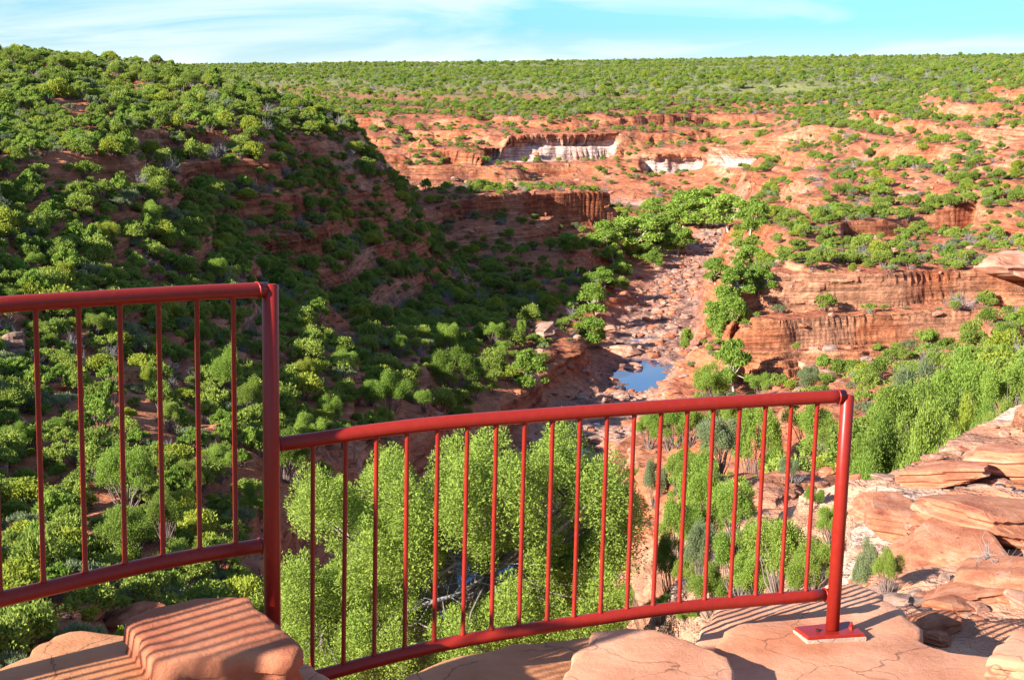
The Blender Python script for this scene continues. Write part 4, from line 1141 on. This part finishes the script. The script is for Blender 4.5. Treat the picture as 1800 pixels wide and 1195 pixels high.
# posts (with a slightly domed welded cap)
def post(top, bot, r, lab):
    t, b = top - org, bot - org
    up = (t - b) / np.linalg.norm(t - b)
    o = part('post', [b, t - up * .004, t, t + up * .0025, t + up * .003], [r, r, r - .002, r * .6, r * .05], 32, lab, False)
    return o
pl_top = at_d(475, 500, DL); pl_bot = pl_top + (at_d(479, 1100, DL) - pl_top) * 1.42
post(pl_top, pl_bot, .0330, 'tall left post in deep shade at its foot')
post(P1t, P1b, .0302, 'right end post bolted to the slab')
# rails
dl = np.array((math.cos(math.radians(40.8)), math.sin(math.radians(40.8)), 0))
tl, bl = plane_pt(0, 536, A_, B_) - org, plane_pt(0, 1053, A_, B_) - org
part('top_rail', [tl - dl * s_ + np.array((0, 0, -.01 * s_)) for s_ in (1.62, 1, .4)] + path([(0, 536), (167, 525), (335, 515), (470, 509)], A_, B_), .030, lab='higher left handrail')
part('bottom_rail', [bl - dl * s_ + np.array((0, 0, .03 * s_)) for s_ in (1.62, 1, .4)] + path([(0, 1053), (214, 1002.5), (335, 978), (468, 957)], A_, B_), .0295)
pe_t, pe_b = tl - dl * 1.62, bl - dl * 1.62
post(pe_t + org + np.array((0, 0, .03)), pe_t + org - np.array((0, 0, 1.35)), .033, None)
ds = np.array((-math.cos(math.radians(62)), -math.sin(math.radians(62)), .62))  # added climbing rail outside the view, shaped to throw stripes on the block
part('top_rail', [pe_t + ds * s_ for s_ in (0, .4, .8, 1.1)], .030, lab='unseen handrail added to cast shadow stripes on the block')
part('bottom_rail', [pe_b + ds * s_ for s_ in (0, .4, .8, 1.1)], .0295)
post(pe_t + ds * 1.1 + org + np.array((0, 0, .03)), pe_b + ds * 1.1 + org - np.array((0, 0, .3)), .033, None)
for k in range(1, 8):
    part('baluster', [pe_t + ds * (.14 * k - .01), pe_b + ds * (.14 * k - .01)], .0096, 14, None, False)
part('top_rail', path([(482, 782), (560, 771), (650, 758), (760, 745), (870, 735.5), (1100, 719), (1300, 706), (1484, 696)], RA, RB), .0300, lab='lower right handrail')
part('bottom_rail', path([(479, 1208), (550, 1190), (659, 1161), (764, 1135.5), (868, 1115.5), (1011, 1093), (1195, 1067), (1458, 1044)], RA, RB), .0285)
def interp(pix, u): return np.interp(u, [p[0] for p in pix], [p[1] for p in pix])
LT, LB = [(-160, 544), (0, 536), (167, 525), (335, 515), (470, 509)], [(-160, 1094), (0, 1053), (214, 1002.5), (335, 978), (468, 957)]
RT = [(482, 782), (560, 771), (650, 758), (760, 745), (870, 735.5), (1100, 719), (1300, 706), (1484, 696)]
RBm = [(479, 1208), (550, 1190), (659, 1161), (764, 1135.5), (868, 1115.5), (1011, 1093), (1195, 1067), (1458, 1044)]
def baluster(ut, ub, T, B, A, Bp, r):
    t = plane_pt(ut, interp(T, ut), A, Bp) - org; b = plane_pt(ub, interp(B, ub), A, Bp) - org
    d = (b - t) / np.linalg.norm(b - t)
    L = np.linalg.norm(b - t)
    q = [t + d * s for s in (.02, .033, .043, L - .043, L - .033, L - .02)]
    return part('baluster', q, [r * 1.45, r * 1.2, r, r, r * 1.2, r * 1.5], 14, None, False)
for k in range(1, 11):
    t_, b_ = tl - dl * (.022 + .150 * k) , bl - dl * (.022 + .150 * k)
    part('baluster', [t_ + (0, 0, -.02), b_ + (0, 0, .02 + .005 * k)], .0096, 14, None, False)
for ut, ub in [(-15, 1), (62, 77), (137.3, 150.6), (210, 220), (278.2, 287), (345.8, 351.5), (409.8, 414.5)]:
    baluster(ut, ub, LT, LB, A_, B_, .0096)
tops = [550, 608, 662, 716, 770, 822, 873, 923, 972, 1020, 1068, 1115.5, 1163, 1209, 1255, 1301, 1346.5, 1392, 1437.5]
bots = [549, 603.5, 657.5, 711, 763, 813.5, 863.5, 912, 961, 1008.5, 1055, 1101.5, 1147.5, 1193.5, 1238, 1283, 1327.5, 1372, 1416]
for ut, ub in zip(tops, bots): baluster(ut, ub, RT, RBm, RA, RB, .0096)
# weld beads where the handrails meet the posts
def ring(name, cpt, axis, R_, r):
    g = Geo(); ax = Vector(axis).normalized(); a = ax.orthogonal().normalized(); b = ax.cross(a)
    pts = [Vector(cpt) + (a * math.cos(t) + b * math.sin(t)) * R_ for t in np.linspace(0, 2 * math.pi, 29)]
    g.tube(pts, r, 6, 0, False)
    return g.build(name, m_paint, rail)
for p_, A, B, s in ((plane_pt(452, 510, A_, B_), A_, B_, 1), (plane_pt(494, 779.5, RA, RB), RA, RB, 1), (plane_pt(1473, 696.8, RA, RB), RA, RB, 1), (plane_pt(458, 959, A_, B_), A_, B_, 1), (plane_pt(1450, 1045, RA, RB), RA, RB, 1)):
    ring('weld_bead', p_ - org, (B - A) * np.array((1, 1, 0)), .0305, .0045)
# base plate on the slab, with grout bed, bolt and bolt hole
zp = float(P1b[2]); q = [at_z(u, v, zp) for u, v in ((1397, 1101), (1421, 1118.5), (1520, 1112.5), (1493, 1091))]
def plate(name, q, z0, z1, material, parent, grow=0):
    cen = sum(q) / 4
    Q = [cen + (p - cen) * (1 + grow) for p in q]
    bv_ = .003
    v, f = [], []
    for dz, k in ((z0, 0), (z1 - bv_, 0), (z1, 1)):
        for p in Q:
            w_ = cen + (p - cen) * (1 - .02 * k); v.append((w_[0] - org[0], w_[1] - org[1], dz - org[2]))
    for r_i in range(2):
        for i in range(4):
            a, b = r_i * 4 + i, r_i * 4 + (i + 1) % 4
            f.append((a, b, b + 4, a + 4))
    f.append((8, 9, 10, 11)); f.append((3, 2, 1, 0))
    return mesh_obj(name, v, f, material, parent)
bpq = plate('base_plate', q, zp - .016, zp, m_paint, rail)
plate('grout_bed', q, zp - .046, zp - .016, m_grey, bpq, .05)
m_hole, _, _ = mat('dark_bolt_hole', (.03, .008, .008), .8)
g = Geo(); bpos = at_z(1496, 1104, zp) - org
g.tube([bpos + (0, 0, .0), bpos + (0, 0, .012)], .013, 6); g.tube([bpos + (0, 0, .012), bpos + (0, 0, .030)], .0065, 10)
g.build('anchor_bolt', m_paint, bpq, False)
g = Geo(); bpos = at_z(1438, 1108, zp) - org
g.tube([bpos + (0, 0, .0005), bpos + (0, 0, .007)], .011, 16); g.build('anchor_hole', m_hole, bpq)
